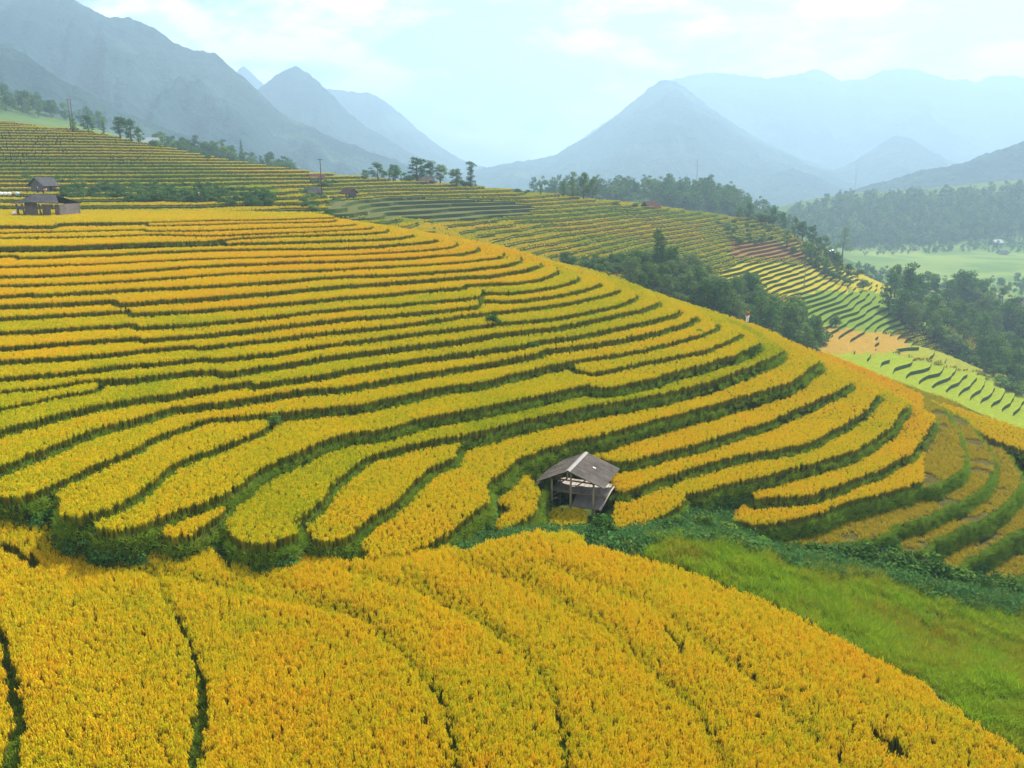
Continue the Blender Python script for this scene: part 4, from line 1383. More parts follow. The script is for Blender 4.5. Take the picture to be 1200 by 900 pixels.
# right shoulder
for a in [('broad', 'mid', 866, 256, 15, 'leftmost low tree on the right shoulder of the ridge', 1.2, 0), ('broad', 'dark', 878, 256, 20, 'round dark tree on the skyline of the ridge shoulder', 1.1, 1), ('bush', 'dark', 892, 258, 14, 'dark bush between the trees on the ridge shoulder', 1.7, 4),
          ('broad', 'dark', 906, 264, 24, 'dark tree above the brown cut bank on the ridge shoulder', .8, 2), ('broad', 'dark', 917, 266, 23, 'second dark tree above the brown cut bank', .8, 0), ('broad', 'mid', 931, 266, 24, 'taller tree at the brow where the ridge starts to fall', .7, 1),
          ('broad', 'dark', 940, 276, 24, 'broad dark tree on the falling edge above the small white-roofed hut', 1.0, 2), ('broad', 'dark', 951, 282, 27, 'dense dark tree directly above the small white-roofed hut', 1.0, 0), ('broad', 'mid', 966, 286, 22, 'tree between the dense one and the tall bare-stemmed tree', 1.0, 1),
          ('layer', 'mid', 987, 291, 40, 'tall tree with a bare stem leaning over the right valley', 1.0, 1), ('broad', 'mid', 950, 303, 20, 'grey-green tree left of the small white-roofed hut', 1.0, 1), ('bush', 'mid', 960, 312, 14, 'round bush below the small white-roofed hut', 1.5, 0)]:
    px_tree(a[0], a[1], a[2], a[3], a[4], a[5], None, a[6] * 1.1, a[7], 250, 375)


def sample(poly, n, seed, mind):
    r = random.Random(seed); P = np.array(poly)
    lo = P.min(0); hi = P.max(0); out = []
    for _ in range(n * 40):
        x = r.uniform(lo[0], hi[0]); y = r.uniform(lo[1], hi[1])
        if not inside(P, np.array([x]), np.array([y]))[0]: continue
        if any(((x - a) / mind) ** 2 + ((y - b) / (mind * .6)) ** 2 < 1 for a, b in out): continue
        out.append((x, y))
        if len(out) >= n: break
    return sorted(out, key=lambda q: q[1])


def thicket(poly, n, seed, mind, hs, kinds, tones, label, group, d0=165, d1=1400, width=1.1):
    r = random.Random(seed + 1)
    for x, y in sample(poly, n, seed, mind):
        k = r.choice(kinds); h = r.uniform(*hs) * (.62 if k == 'bush' else 1)
        px_tree(k, r.choice(tones), x, y, h, label[0] if k != 'bush' else label[1], group[0] if k != 'bush' else group[1], width * r.uniform(.85, 1.2), r.randrange(3), d0, d1)


thicket([(905, 285), (945, 290), (1005, 318), (1020, 340), (985, 335), (935, 300)], 20, 5, 8, (12, 24), ['bush', 'bush', 'broad'], ['dark', 'mid'],
        ('dark tree on the bushy edge falling to the right valley', 'dark bush on the edge falling to the right valley'), ('trees on the falling edge', 'bushes on the falling edge'), 250, 420)
# hedge of bushes and thicket in the gully behind the terraced hill
thicket([(655, 306), (740, 306), (760, 318), (700, 320)], 30, 6, 5, (16, 22), ['bush'], ['dark', 'mid'], ('', 'dark bush of the hedge between the terraced hill and the yellow fields'), ('', 'hedge bushes behind the terraced hill'), 170, 300, 1.2)
thicket([(735, 322), (800, 330), (900, 365), (962, 398), (955, 415), (905, 396), (850, 376), (780, 352), (735, 340)], 120, 7, 6.0, (26, 46), ['broad', 'broad', 'bush', 'broad', 'bush'], ['dark', 'mid', 'dark', 'mid', 'pale'],
        ('dark tree of the thicket behind the terraced hill', 'dark bush of the thicket behind the terraced hill'), ('trees of the gully thicket', 'bushes of the gully thicket'), 165, 300)
for a in [('tall', 'dark', 768, 335, 68, 'tallest slender tree rising out of the thicket behind the terraced hill', .75, 0), ('tall', 'dark', 774, 336, 60, 'slender tree tight against the tallest one of the thicket', .8, 1), ('broad', 'dark', 788, 338, 52, 'bushy tree right of the two slender ones in the thicket', .75, 2),
          ('broad', 'pale', 745, 332, 34, 'pale grey-green round tree at the left front of the thicket', 1.1, 0), ('broad', 'pale', 763, 342, 26, 'pale round tree in front of the slender pair of the thicket', 1.1, 1), ('broad', 'pale', 935, 396, 40, 'pale upright tree standing against the orange harvested plots', .8, 2),
          ('broad', 'mid', 955, 412, 46, 'dark feathery tree at the right end of the thicket by the orange plots', .8, 0), ('bush', 'pale', 942, 402, 18, 'pale round bush below the pale upright tree', 1.1, 1), ('bush', 'mid', 979, 382, 15, 'small round tree alone on the green steps above the orange plots', .9, 0)]:
    px_tree(a[0], a[1], a[2], a[3], a[4], a[5], None, a[6], a[7], 168, 320)
# dark wood on the right
thicket([(1035, 345), (1075, 345), (1130, 350), (1200, 385), (1290, 395), (1290, 480), (1190, 455), (1130, 425), (1085, 402), (1045, 376)], 140, 8, 7, (26, 48), ['broad', 'broad', 'bush', 'broad', 'bush'], ['dark', 'dark', 'mid', 'mid', 'pale'],
        ('dark tree of the wood on the right above the green valley fields', 'dark bush of the wood on the right above the green valley fields'), ('trees of the right-hand wood', 'bushes of the right-hand wood'), 235, 480)
for a in [('tall', 'dark', 1062, 366, 58, 'tall dark tree at the left end of the right-hand wood', 1.7, 4), ('broad', 'mid', 1122, 352, 36, 'broad lighter-topped tree on the upper edge of the right-hand wood', 1.2, 0), ('broad', 'pale', 1172, 372, 40, 'pale yellow-green tree left of the grey house at the right edge', .8, 1),
          ('bush', 'mid', 1185, 455, 22, 'grey-green bush at the lower corner of the right-hand wood', 1.5, 2)]:
    px_tree(a[0], a[1], a[2], a[3], a[4], a[5], None, a[6], a[7], 225, 480)
# hedge lines on the left hillside and corner bushes
thicket([(74, 224), (100, 221), (160, 222), (250, 228), (320, 232), (320, 242), (250, 240), (150, 236), (76, 232)], 95, 9, 4, (15, 22), ['bush'], ['dark'], ('', 'dark bush of the hedge crossing the left hillside'), ('', 'hedge bushes on the left hillside'), 185, 300, 1.3)
thicket([(20, 208), (110, 212), (230, 218), (300, 222), (300, 226), (220, 222), (20, 213)], 50, 10, 4.5, (8, 13), ['bush'], ['dark', 'mid'], ('', 'low bush of the upper hedge on the left hillside'), ('', 'upper hedge bushes on the left hillside'), 190, 310, 1.5)
px_tree('broad', 'dark', 236, 238, 26, 'rounded dark tree in the hedge on the left hillside', None, 1.0, 1, 185, 300)
thicket([(368, 215), (398, 215), (396, 232), (385, 255), (368, 250), (350, 240)], 18, 12, 6, (11, 18), ['bush'], ['dark', 'mid'], ('', 'bush in the cleft between the two yellow hillsides'), ('', 'bushes of the cleft'), 185, 320, 1.2)
thicket([(840, 258), (905, 266), (905, 282), (875, 290), (850, 278)], 22, 13, 7, (8, 12), ['bush'], ['dark', 'mid'], ('', 'bush in the rows above the brown cut bank'), ('', 'bushes above the cut bank'), 220, 420, 1.4)

# wooded ridges far off: one mass each
def forest(name, poly, n, seed, hm, label, d0, d1):
    T = []
    for k in range(3):
        r = random.Random(seed + k); A = MB(); B = MB()
        bl = [(r.uniform(-2.3, 2.3), r.uniform(-2.3, 2.3), r.uniform(2.5, 7.2), *(lambda s: (s, s, s * .95))(r.uniform(1.1, 1.9))) for _ in range(7)] + [(.3, 0, 7.6, 1.5, 1.4, 1.1)]
        crown_blobs(A, bl, .95, 16, r)
        B.tube([(0, 0, 0), (0, 0, 5)], [.22, .12], 5)
        T.append(proto('far_tree', [A, B], [M_LEAF_DARK if k < 2 else M_LEAF_MID, M_BARK]))
    r = random.Random(seed); P = []; S = []
    pl = np.array(poly); lo = pl.min(0); hi = pl.max(0)
    c = 0
    while len(P) < n and c < n * 20:
        c += 1
        x = r.uniform(lo[0], hi[0]); y = r.uniform(lo[1], hi[1])
        if not inside(pl, np.array([x]), np.array([y]))[0]: continue
        q = hit(x, y, d0, d1)
        if q is None: continue
        P.append((q[0], q[1], q[2] - .4)); S.append(hm / 10 * r.uniform(.55, 1.3))
    scatter(name, np.array(P), zrot(len(P), .03), np.array(S), np.zeros(len(P)), T, label=label, cat='wood')


forest('far_wood', [(600, 224), (700, 219), (780, 217), (845, 219), (882, 237), (930, 262), (960, 288), (900, 275), (850, 252), (760, 238), (640, 230)], 420, 200, 8.8, 'hazy wood on the ridge behind the crest fields', 450, 760)
forest('valley_wood', [(925, 250), (960, 236), (1000, 229), (1050, 228), (1100, 227), (1150, 225), (1205, 219), (1260, 219), (1260, 268), (1205, 270), (1110, 285), (1000, 290), (930, 288)], 1500, 210, 11, 'hazy wood on the slope across the valley', 640, 1150)
forest('valley_bushes', [(1005, 280), (1110, 278), (1205, 262), (1260, 262), (1260, 292), (1180, 297), (1120, 296), (1010, 300)], 420, 230, 5.5, 'bushes and hedges on the far side of the pale valley floor', 560, 1000)
forest('floor_bushes', [(1005, 312), (1060, 324), (1130, 330), (1260, 326), (1260, 345), (1120, 348), (1010, 335)], 150, 240, 6, 'bushes on the near side of the pale valley floor', 400, 760)
forest('hillside_wood', [(182, 172), (215, 176), (262, 186), (320, 197), (350, 203), (345, 210), (260, 196), (186, 182)], 90, 250, 8.5, 'hazy woodland just behind the left yellow hillside', 400, 620)
forest('slope_wood', [(-30, 100), (0, 115), (60, 133), (120, 150), (180, 168), (240, 180), (150, 160), (60, 139), (-30, 128)], 60, 220, 12, 'hazy wood along the foot of the left mountain', 480, 900)

# bushes and plants on the banks of the terraced hill
def hill_plant(kind, tone, px, py, hpx, lev, label, width=1.0, var=0, group=None, dz=.2):
    q = on_plane(px, py, ZC[lev] - CANH + dz)
    t = q[1] * CP - q[2] * SP
    return tree(kind, tone, tuple(q), hpx * t / F, label, group, width, var)


hill_plant('bush', 'fresh', 197, 262, 7, 'B', 'bright green tuft on a bank near the top of the terraced hill', 1.4, 0)
hill_plant('bush', 'dark', 179, 262, 6, 'B', 'brownish dark bush left of the bright green tuft near the hilltop', 1.6, 1)
hill_plant('bush', 'dark', 578, 381, 15, 'O', 'dark green bush on the bank in the middle of the terraced hill, upper of two', 1.3, 0)
hill_plant('bush', 'dark', 622, 411, 19, 'R', 'round dark bush below the other on the middle of the terraced hill', 1.0, 2)
hill_plant('bush', 'mid', 118, 453, 11, 'P2', 'small leafy bush at the end of a short strip on the left terraces', 1.4, 0)
hill_plant('bush', 'fresh', 560, 357, 8, 'M', 'small green tuft where two strips meet in the middle of the hill', 1.0, 1)
hill_plant('bush', 'dark', 568, 345, 8, 'L', 'dark tuft on the bank above the small green one', 1.5, 1)
hill_plant('bush', 'fresh', 820, 393, 10, 'S', 'light green bush on the bank near the right rim of the hill', 1.2, 1)
hill_plant('bush', 'dark', 884, 413, 12, 'TT', 'dark bush on the bank at the right rim of the hill', 1.2, 2)
hill_plant('bush', 'dark', 322, 498, 14, 'T', 'dark grassy bush at the tip of the strip on the left terraces', 1.5, 0)
hill_plant('bush', 'mid', 173, 392, 6, 'M', 'grey-green tuft at a step in the left terraces', 1.4, 2)


def gully_plant(kind, tone, px, py, hpx, D, label, width=1.0, var=0, group=None):
    q = at_depth(px, py, D)
    zz = float(fore(np.array([q[0]]), np.array([q[1]]))[0])
    t = D * CP - zz * SP
    return tree(kind, tone, (q[0], q[1], zz - .05), hpx * t / F, label, group, width, var)


gully_plant('banana', 'fresh', 252, 652, 30, 42.4, 'bright green fern-like plant in the gully between two rice fields', 1.0, 0)
gully_plant('bush', 'mid', 398, 652, 32, 43.5, 'brown-green shrub at the end of a strip beside the gully', 1.1, 1)
gully_plant('bush', 'dark', 20, 610, 24, 43.2, 'dark blue-green shrub in the gully at the left edge', 1.9, 2)
gully_plant('bush', 'mid', 792, 628, 24, 50.5, 'light leafy shrub in the gully above the green slope', .9, 0)
gully_plant('bush', 'mid', 817, 634, 34, 51, 'tall leafy shrub in the gully above the green slope', .9, 2)
gully_plant('bush', 'dark', 705, 640, 36, 47, 'dark shrub right of the open hut at the corner of the green slope', 1.1, 0)
gully_plant('bush', 'mid', 850, 640, 24, 51, 'feathery shrub right of the tall leafy one above the green slope', 1.3, 1)
gully_plant('bush', 'fresh', 893, 646, 20, 52, 'yellow-green shrub beside the lowest strip right of the gully', 1.2, 0)
for i, (x, y, h, w) in enumerate([(930, 666, 24, 1.2), (958, 664, 34, 1.1), (985, 668, 34, 1.2), (1012, 672, 36, 1.2), (1040, 676, 40, 1.1), (1066, 684, 44, 1.1), (1092, 694, 40, 1.2), (1120, 700, 34, 1.2), (1150, 706, 30, 1.3), (1180, 712, 34, 1.2), (1212, 716, 34, 1.2)]):
    gully_plant('bush', 'dark', x, y, h, 51.5, 'dark green shrub in the dense row along the right part of the gully', w * 1.1, i % 3, 'shrub row along the gully')
gully_plant('bush', 'dark', 1166, 694, 30, 55, 'round shrub standing above the row where the lowest harvested strip ends', 1.0, 0)


# ================================================================== HUTS AND HOUSES
def frame(o3, heading):                     # local axes: u along the ridge (away), v to the right
    u = Vector((math.sin(heading), math.cos(heading), 0)); v = Vector((u.y, -u.x, 0))
    return Vector(o3), u, v


# ---- the open hut
def open_hut():
    rf = on_plane(665.5, 552, -19.75); rb = on_plane(687, 530, -19.75)
    head = math.atan2(rb[0] - rf[0], rb[1] - rf[1])
    Lr = math.hypot(rb[0] - rf[0], rb[1] - rf[1])
    ground = -22.75
    base = Vector(((rf[0] + rb[0]) / 2, (rf[1] + rb[1]) / 2, ground))
    rz = -head                              # local +y = along the ridge away from the camera, +x = right
    e = empty('open_hut', base, rz, 'open-sided wooden hut with a grey sheet roof among the rice terraces', 'hut')
    zr = -19.75 - ground
    hl = Lr / 2
    dr, dl = .92, 1.12; wr, wl = 2.5, 2.35
    # roof: three overlapping grey boards a side, slightly uneven
    R = MB()
    for side, w, d in ((1, wr, dr), (-1, wl, dl)):
        n = 3
        for k in range(n):
            y0 = -hl + k * 2 * hl / n - (.03 if k else 0); y1 = -hl + (k + 1) * 2 * hl / n
            s = .012 * k
            R.slab([(0, y0, zr + s), (side * w, y0 + .05 * (k == 0), zr - d + s), (side * w, y1, zr - d + s), (0, y1, zr + s)], .035)
    R.build('roof', M_ROOFGREY, e)
    c = MB()
    c.slab([(-.16, -hl - .03, zr - .02), (0, -hl - .03, zr + .06), (0, hl, zr + .06), (-.16, hl, zr - .02)], .02)
    c.slab([(.16, -hl - .03, zr - .02), (0, -hl - .03, zr + .06), (0, hl, zr + .06), (.16, hl, zr - .02)], .02)
    c.build('ridge_cap', plain('ridge_board', (.16, .15, .14)), e)

    def zroof(x): return zr - (x / wr * dr if x > 0 else -x / wl * dl) - .06
    posts = [(-1.25, -hl + .35), (.12, -hl + .30), (1.72, -hl + .28), (-1.25, hl - .5), (.1, hl - .45), (1.72, hl - .5), (1.75, -.1), (-1.3, .2)]
    for x, y in posts:
        p = MB(); j = random.uniform(-.04, .04)
        p.tube([(x + j, y, -.55), (x, y + .01, 1.0), (x - j * .5, y, zroof(x))], [.085, .078, .07], 8)
        p.build('post', M_POLE, e, True)
    for x in (-1.25, .1, 1.72):
        p = MB(); p.tube([(x, -hl + .02, zroof(x) - .02), (x, hl - .1, zroof(x) - .02)], .055, 7); p.build('purlin', M_DARKWOOD, e, True)
    for y in (-hl + .33, hl - .48):
        p = MB(); p.tube([(-1.4, y, zroof(-1.25) - .12), (1.85, y, zroof(1.72) - .1)], .055, 7); p.build('tie_beam', M_DARKWOOD, e, True)
        p = MB(); p.tube([(-2.2, y - .12, zroof(-2.2) - .01), (0, y - .12, zroof(0))], .04, 6); p.tube([(0, y - .12, zroof(0)), (2.35, y - .12, zroof(2.35) - .01)], .04, 6); p.build('rafter', M_DARKWOOD, e, True)
    # sleeping platform: boards across
    f = MB(); n = 12
    for k in range(n):
        x0 = -1.65 + k * 3.95 / n
        f.box((x0 + .16, .55 + random.uniform(-.06, .06), .98 + random.uniform(-.008, .008)), (.3, 2.35, .05))
    f.build('platform', M_PLANK, e)
    f = MB(); f.box((.3, -.66, .93), (4.0, .09, .14)); f.box((.3, 1.72, .93), (4.0, .09, .14)); f.build('platform_beam', M_POLE, e)
    # sloping board apron at the front right
    f = MB()
    for k in range(4):
        f.slab([(.25 + k * .5, -.72, .92), (.25 + k * .5 + .485, -.72, .92), (.25 + k * .5 + .485, -hl + .12, .50), (.25 + k * .5, -hl + .12, .50)], .04)
    f.build('apron', wood('apron_board', (.10, .09, .08), (.18, .165, .145), 3, (8, 1, 8)), e)
    f = MB(); f.tube([(2.3, -hl + .05, .50), (2.36, .3, 1.03), (2.38, 1.8, 1.1)], .06, 7); f.build('edge_pole', M_PLANK, e, True)
    f = MB(); f.tube([(-1.55, -hl + .42, .62), (-.85, -hl + .6, .74)], .04, 6); f.tube([(-1.5, -hl + .45, .78), (-1.0, -.2, .8)], .04, 6); f.build('rail', M_POLE, e, True)
    # a pale scrap lying on the roof
    p = MB(); p.slab([(1.05, .25, zroof(1.05) + .085), (1.25, .25, zroof(1.25) + .085), (1.25, .33, zroof(1.25) + .085), (1.05, .33, zroof(1.05) + .085)], .01)
    s = p.build('paper_scrap', M_WHITE, None); s.matrix_world = Matrix.Translation(base) @ Matrix.Rotation(rz, 4, 'Z')
    tag(s, 'small white scrap lying on the right slope of the open hut roof', 'scrap')
    return e


open_hut()


def simple_house(name, px, py, D, wpx, hpx, head, roof_m, wall_m, label, cat='house', depth=1.2, roof_share=.45, over=.18, openings=1, zfix=None, gable=True, wm=None):
    """a small gabled house with its ridge along local x; wpx/hpx its width and height in the photograph"""
    q = at_depth(px, py, D)
    if zfix is not None: q[2] = zfix
    t = q[1] * CP - q[2] * SP
    w = wpx * t / F; h = hpx * t / F
    e = empty(name, tuple(q), head, label, cat)
    hw, hd = w / 2, w * depth / 2
    hr = h * roof_share; he = h - hr
    W = MB()
    th = .09
    W.box((0, -hd + th / 2, he / 2), (2 * hw, th, he)); W.box((0, hd - th / 2, he / 2), (2 * hw, th, he))
    W.box((-hw + th / 2, 0, he / 2), (th, 2 * hd - 2 * th, he)); W.box((hw - th / 2, 0, he / 2), (th, 2 * hd - 2 * th, he))
    for s in (-1, 1):
        W.add([(s * hw, -hd, he), (s * hw, hd, he), (s * hw, 0, h - .02), (s * (hw - th), -hd, he), (s * (hw - th), hd, he), (s * (hw - th), 0, h - .02)], [(0, 1, 2), (5, 4, 3), (0, 2, 5, 3), (1, 4, 5, 2)])
    W.build('wall', wall_m, e)
    R = MB(); o = over * w
    k = hr / hd
    for s in (-1, 1):
        R.slab([(-hw - o, 0, h + .05), (hw + o, 0, h + .05), (hw + o, s * (hd + o), h + .05 - k * (hd + o)), (-hw - o, s * (hd + o), h + .05 - k * (hd + o))], .06)
    R.build('roof', roof_m, e)
    for i in range(openings):
        x = (-.5 + (i + .5) / openings) * 1.5 * hw
        p = MB(); p.box((x, -hd - .012, he * .45), (w * .13, .03, he * (.85 if i == 0 else .45))); p.build('door' if i == 0 else 'window', M_WINDOW if wall_m is M_PLASTER else M_DARK, e)
    return e


# ---- the leaning shed at the left, on the hilltop
def leaning_shed():
    q = on_plane(47, 254.5, ZC['A'] - CANH + .25)
    t = q[1] * CP - q[2] * SP
    k = t / F
    e = empty('leaning_shed', tuple(q), -.12, 'ramshackle leaning plank shed with a dark sagging roof on the hilltop', 'shed')
    w = 52 * k
    X = lambda px: (px - 47) * k
    he = 15 * k; hr = 27 * k
    # roof: hipped towards the left, ridge from px 44 to 58
    R = MB()
    R.slab([(X(33), 2.2, hr * .97), (X(60), 2.2, hr * .92), (X(79), -1.3, he + .2), (X(43), -1.3, he + .35)], .09)
    R.slab([(X(60), 2.2, hr * .92), (X(33), 2.2, hr * .97), (X(40), 5.6, he), (X(76), 5.6, he)], .09)
    R.slab([(X(33), 2.2, hr * .97), (X(43), -1.3, he + .35), (X(17), -.9, he + .1), (X(18), 4.6, he + .1)], .09)
    R.build('roof', M_ROOFDARK, e)
    # planks of the right-hand room
    W = MB()
    n = 8
    for i in range(n):
        x0 = 55 + i * 21 / n
        if i in (4, 5): continue
        W.box((X(x0 + 1.3), -.8, he * .5), (2.55 * k, .07, he), Matrix.Rotation(.03, 3, 'Y'))
    W.box((X(66.5), -.8, he * .86), (5.2 * k, .07, he * .28))
    W.box((X(76), 2.0, he * .5), (.08, 5.4, he)); W.box((X(66), 4.9, he * .5), (20 * k, .07, he))
    W.build('plank_wall', M_OLDWOOD, e)
    # loose boards leaning across the open part
    for i, (a, b, wd) in enumerate([(34, 33, .55), (37.5, 36.5, .5), (41, 39.5, .55), (44.5, 42.5, .45), (47.5, 45.5, .35)]):
        p = MB(); p.add([(X(a) - wd / 2, -.8, 0), (X(a) + wd / 2, -.8, 0), (X(b) + wd / 2, -.3, he * 1.25), (X(b) - wd / 2, -.3, he * 1.25), (X(a) - wd / 2, -.72, 0), (X(a) + wd / 2, -.72, 0), (X(b) + wd / 2, -.22, he * 1.25), (X(b) - wd / 2, -.22, he * 1.25)],
                        [(0, 1, 2, 3), (7, 6, 5, 4), (0, 4, 5, 1), (1, 5, 6, 2), (2, 6, 7, 3), (3, 7, 4, 0)])
        p.build('loose_board', M_OLDWOOD, e)
    for a, b in ((25, 22), (32, 29), (53, 50), (57, 56)):
        p = MB(); p.tube([(X(a), -.7, -.2), (X(b), -.6, he + .05)], .14, 7); p.build('post', M_OLDWOOD, e, True)
    p = MB(); p.tube([(X(24), 4, -.2), (X(22), 4, he)], .14, 7); p.build('post', M_OLDWOOD, e, True)
    return e


leaning_shed()


def hillside_house(name, px, py, d0, d1, wpx, hpx, head, roof_m, wall_m, label, **kw):
    q = hit(px, py, d0, d1)
    zz = float(mid(np.array([q[0]]), np.array([q[1]]))[0]) - .3
    return simple_house(name, px, py, q[1], wpx, hpx, head, roof_m, wall_m, label, zfix=zz, **kw)


hillside_house('field_hut', 52, 223, 190, 300, 19, 16, 1.25, M_ROOFDARK, M_OLDWOOD, 'small brown plank hut with a dark gable in front of the left hedge', cat='hut', depth=1.0, openings=1)
hillside_house('skyline_house', 177, 176, 380, 600, 15, 15, .5, plain('blue_grey_roof', (.13, .16, .19)), M_PLASTER, 'hazy house with a blue-grey roof behind the left skyline', openings=2)
hillside_house('field_hut', 370, 211, 240, 340, 14, 8, .6, M_ROOFRED, M_OLDWOOD, 'reddish-roofed hut on the left of the tall single pole', cat='hut', depth=.8, openings=1)
hillside_house('field_hut', 369, 228, 200, 320, 13, 9, .3, M_ROOFDARK, M_OLDWOOD, 'dark-roofed hut half hidden by bushes below the reddish-roofed one', cat='hut', depth=.9, openings=1)
hillside_house('field_hut', 409, 229, 210, 330, 13, 9, -.6, M_ROOFRED, M_DARKWOOD, 'low brown hut right of the bushy cleft at the edge of the grey-brown terraces', cat='hut', depth=.8, openings=1)
hillside_house('crest_hut', 500, 214, 270, 400, 14, 8, .1, M_ROOFGREY, M_DARKWOOD, 'grey-roofed hut under the crest trees', cat='hut', depth=.8, openings=1)
hillside_house('crest_house', 762, 244, 270, 420, 16, 9, .7, M_ROOFRED, M_DARKWOOD, 'dark red-roofed house on the crest in front of the hazy wood', depth=.7, roof_share=.6, openings=1)
hillside_house('white_hut', 973, 302, 250, 420, 11, 10, .9, plain('pale_roof', (.55, .57, .58)), M_CONCRETE, 'small pale-roofed hut among the trees on the falling ridge edge', cat='hut', depth=1.0, openings=1)
hillside_house('grey_house', 1192, 362, 300, 520, 16, 14, .5, M_ROOFGREY, M_CONCRETE, 'grey block house at the right edge behind the dark wood', openings=2)
hillside_house('valley_house', 1168, 285, 700, 1000, 10, 4.5, .35, plain('white_roof', (.28, .29, .30), .1, 1.0), M_PLASTER, 'long house with a bright white roof across the valley', depth=.5, openings=2)
hillside_house('valley_house', 1139, 262, 700, 1000, 8, 5, -.2, M_ROOFGREY, M_PLASTER, 'small grey-roofed house in the wood across the valley', depth=.7, openings=1)
hillside_house('valley_house', 1175, 298, 600, 1000, 9, 5, .3, M_ROOFDARK, M_PLASTER, 'dark-roofed house at the edge of the pale valley field', depth=.7, openings=1)
hillside_house('hilltop_house', 1180, 224, 800, 1100, 11, 6, .1, M_ROOFGREY, M_PLASTER, 'pale house on the bare reddish brow across the valley', depth=.6, openings=2)
hillside_house('hilltop_house', 1197, 221, 800, 1100, 9, 6, -.2, M_ROOFRED, M_PLASTER, 'pinkish house at the right edge on the brow across the valley', depth=.6, openings=2)

# tarp hung on the plank hut
q = hit(61, 222, 190, 300); zz = float(mid(np.array([q[0]]), np.array([q[1]]))[0])
p = MB()
k = q[1] / F
n = 5
for i in range(n):
    pass
p.add([(0, 0, .3), (4 * k, .05, .3), (4 * k, .15, 5.5 * k), (2 * k, .3, 6.4 * k), (0, .1, 5.2 * k), (0, .12, .3), (4 * k, .17, .3), (4 * k, .27, 5.5 * k), (2 * k, .42, 6.4 * k), (0, .22, 5.2 * k)], [(0, 1, 2, 3, 4), (9, 8, 7, 6, 5), (0, 5, 6, 1), (1, 6, 7, 2), (2, 7, 8, 3), (3, 8, 9, 4), (4, 9, 5, 0)])
o = p.build('tarp', M_BLUE); o.location = (q[0] - 2 * k, q[1] - 2.2, zz); tag(o, 'bright blue tarp hanging beside the small plank hut', 'tarp')


# ---- poles and masts
def pole(name, px, py0, py1, rad, mat, label, group=None, arms=0, d0=165, d1=700, lattice_mast=False, ground=None):
    q = hit(px, py1, d0, d1) if ground is None else ground
    zz = float(mid(np.array([q[0]]), np.array([q[1]]))[0])
    h = at_depth(px, py0, q[1])[2] - zz
    e = empty(name, (q[0], q[1], zz), 0, label, 'pole' if not lattice_mast else 'mast', group)
    p = MB(); p.tube([(0, 0, -.4), (0, 0, h * .5), (0, 0, h)], [rad, rad * .85, rad * .65], 8)
    p.build('shaft', mat, e, True)
    for i in range(arms):
        p = MB(); p.box((0, 0, h - .4 - .7 * i), (1.5, .1, .12)); p.build('crossarm', mat, e)
        for s in (-.6, 0, .6):
            p = MB(); p.tube([(s, 0, h - .34 - .7 * i), (s, 0, h - .12 - .7 * i)], [.06, .04], 6); p.build('insulator', M_PLASTER, e, True)
    if lattice_mast:
        p = MB(); n = 10
        for i in range(n):
            z0 = h * i / n; z1 = h * (i + 1) / n
            for s in (-1, 1):
                p.tube([(s * .35, 0, z0), (-s * .35, 0, z1)], .05, 4)
        for s in (-1, 1):
            p.tube([(s * .35, 0, 0), (s * .3, 0, h)], .07, 5)
        p.build('bracing', mat, e)
    return e


pole('utility_pole', 83.5, 115, 153, .2, M_DARKWOOD, 'left one of the twin tall poles on the left skyline', 'twin poles', 1, 230, 420)
pole('utility_pole', 86.5, 115, 153, .2, M_DARKWOOD, 'right one of the twin tall poles on the left skyline', 'twin poles', 1, 230, 420)
pole('utility_pole', 377.5, 185, 232, .17, M_DARKWOOD, 'tall single pole in the bushy cleft between the yellow hillsides', None, 1, 200, 320)
pole('utility_pole', 942, 312, 338, .16, M_CONCRETE, 'pale pole standing in the yellow fields before the right wood', None, 1, 220, 420)
pole('radio_mast', 816, 186, 220, .10, M_STEEL, 'thin mast rising out of the hazy ridge wood', None, 0, 500, 800, True)
pole('radio_mast', 1001, 188, 230, .14, M_STEEL, 'faint lattice mast on the far wooded slope', None, 0, 800, 1100, True)


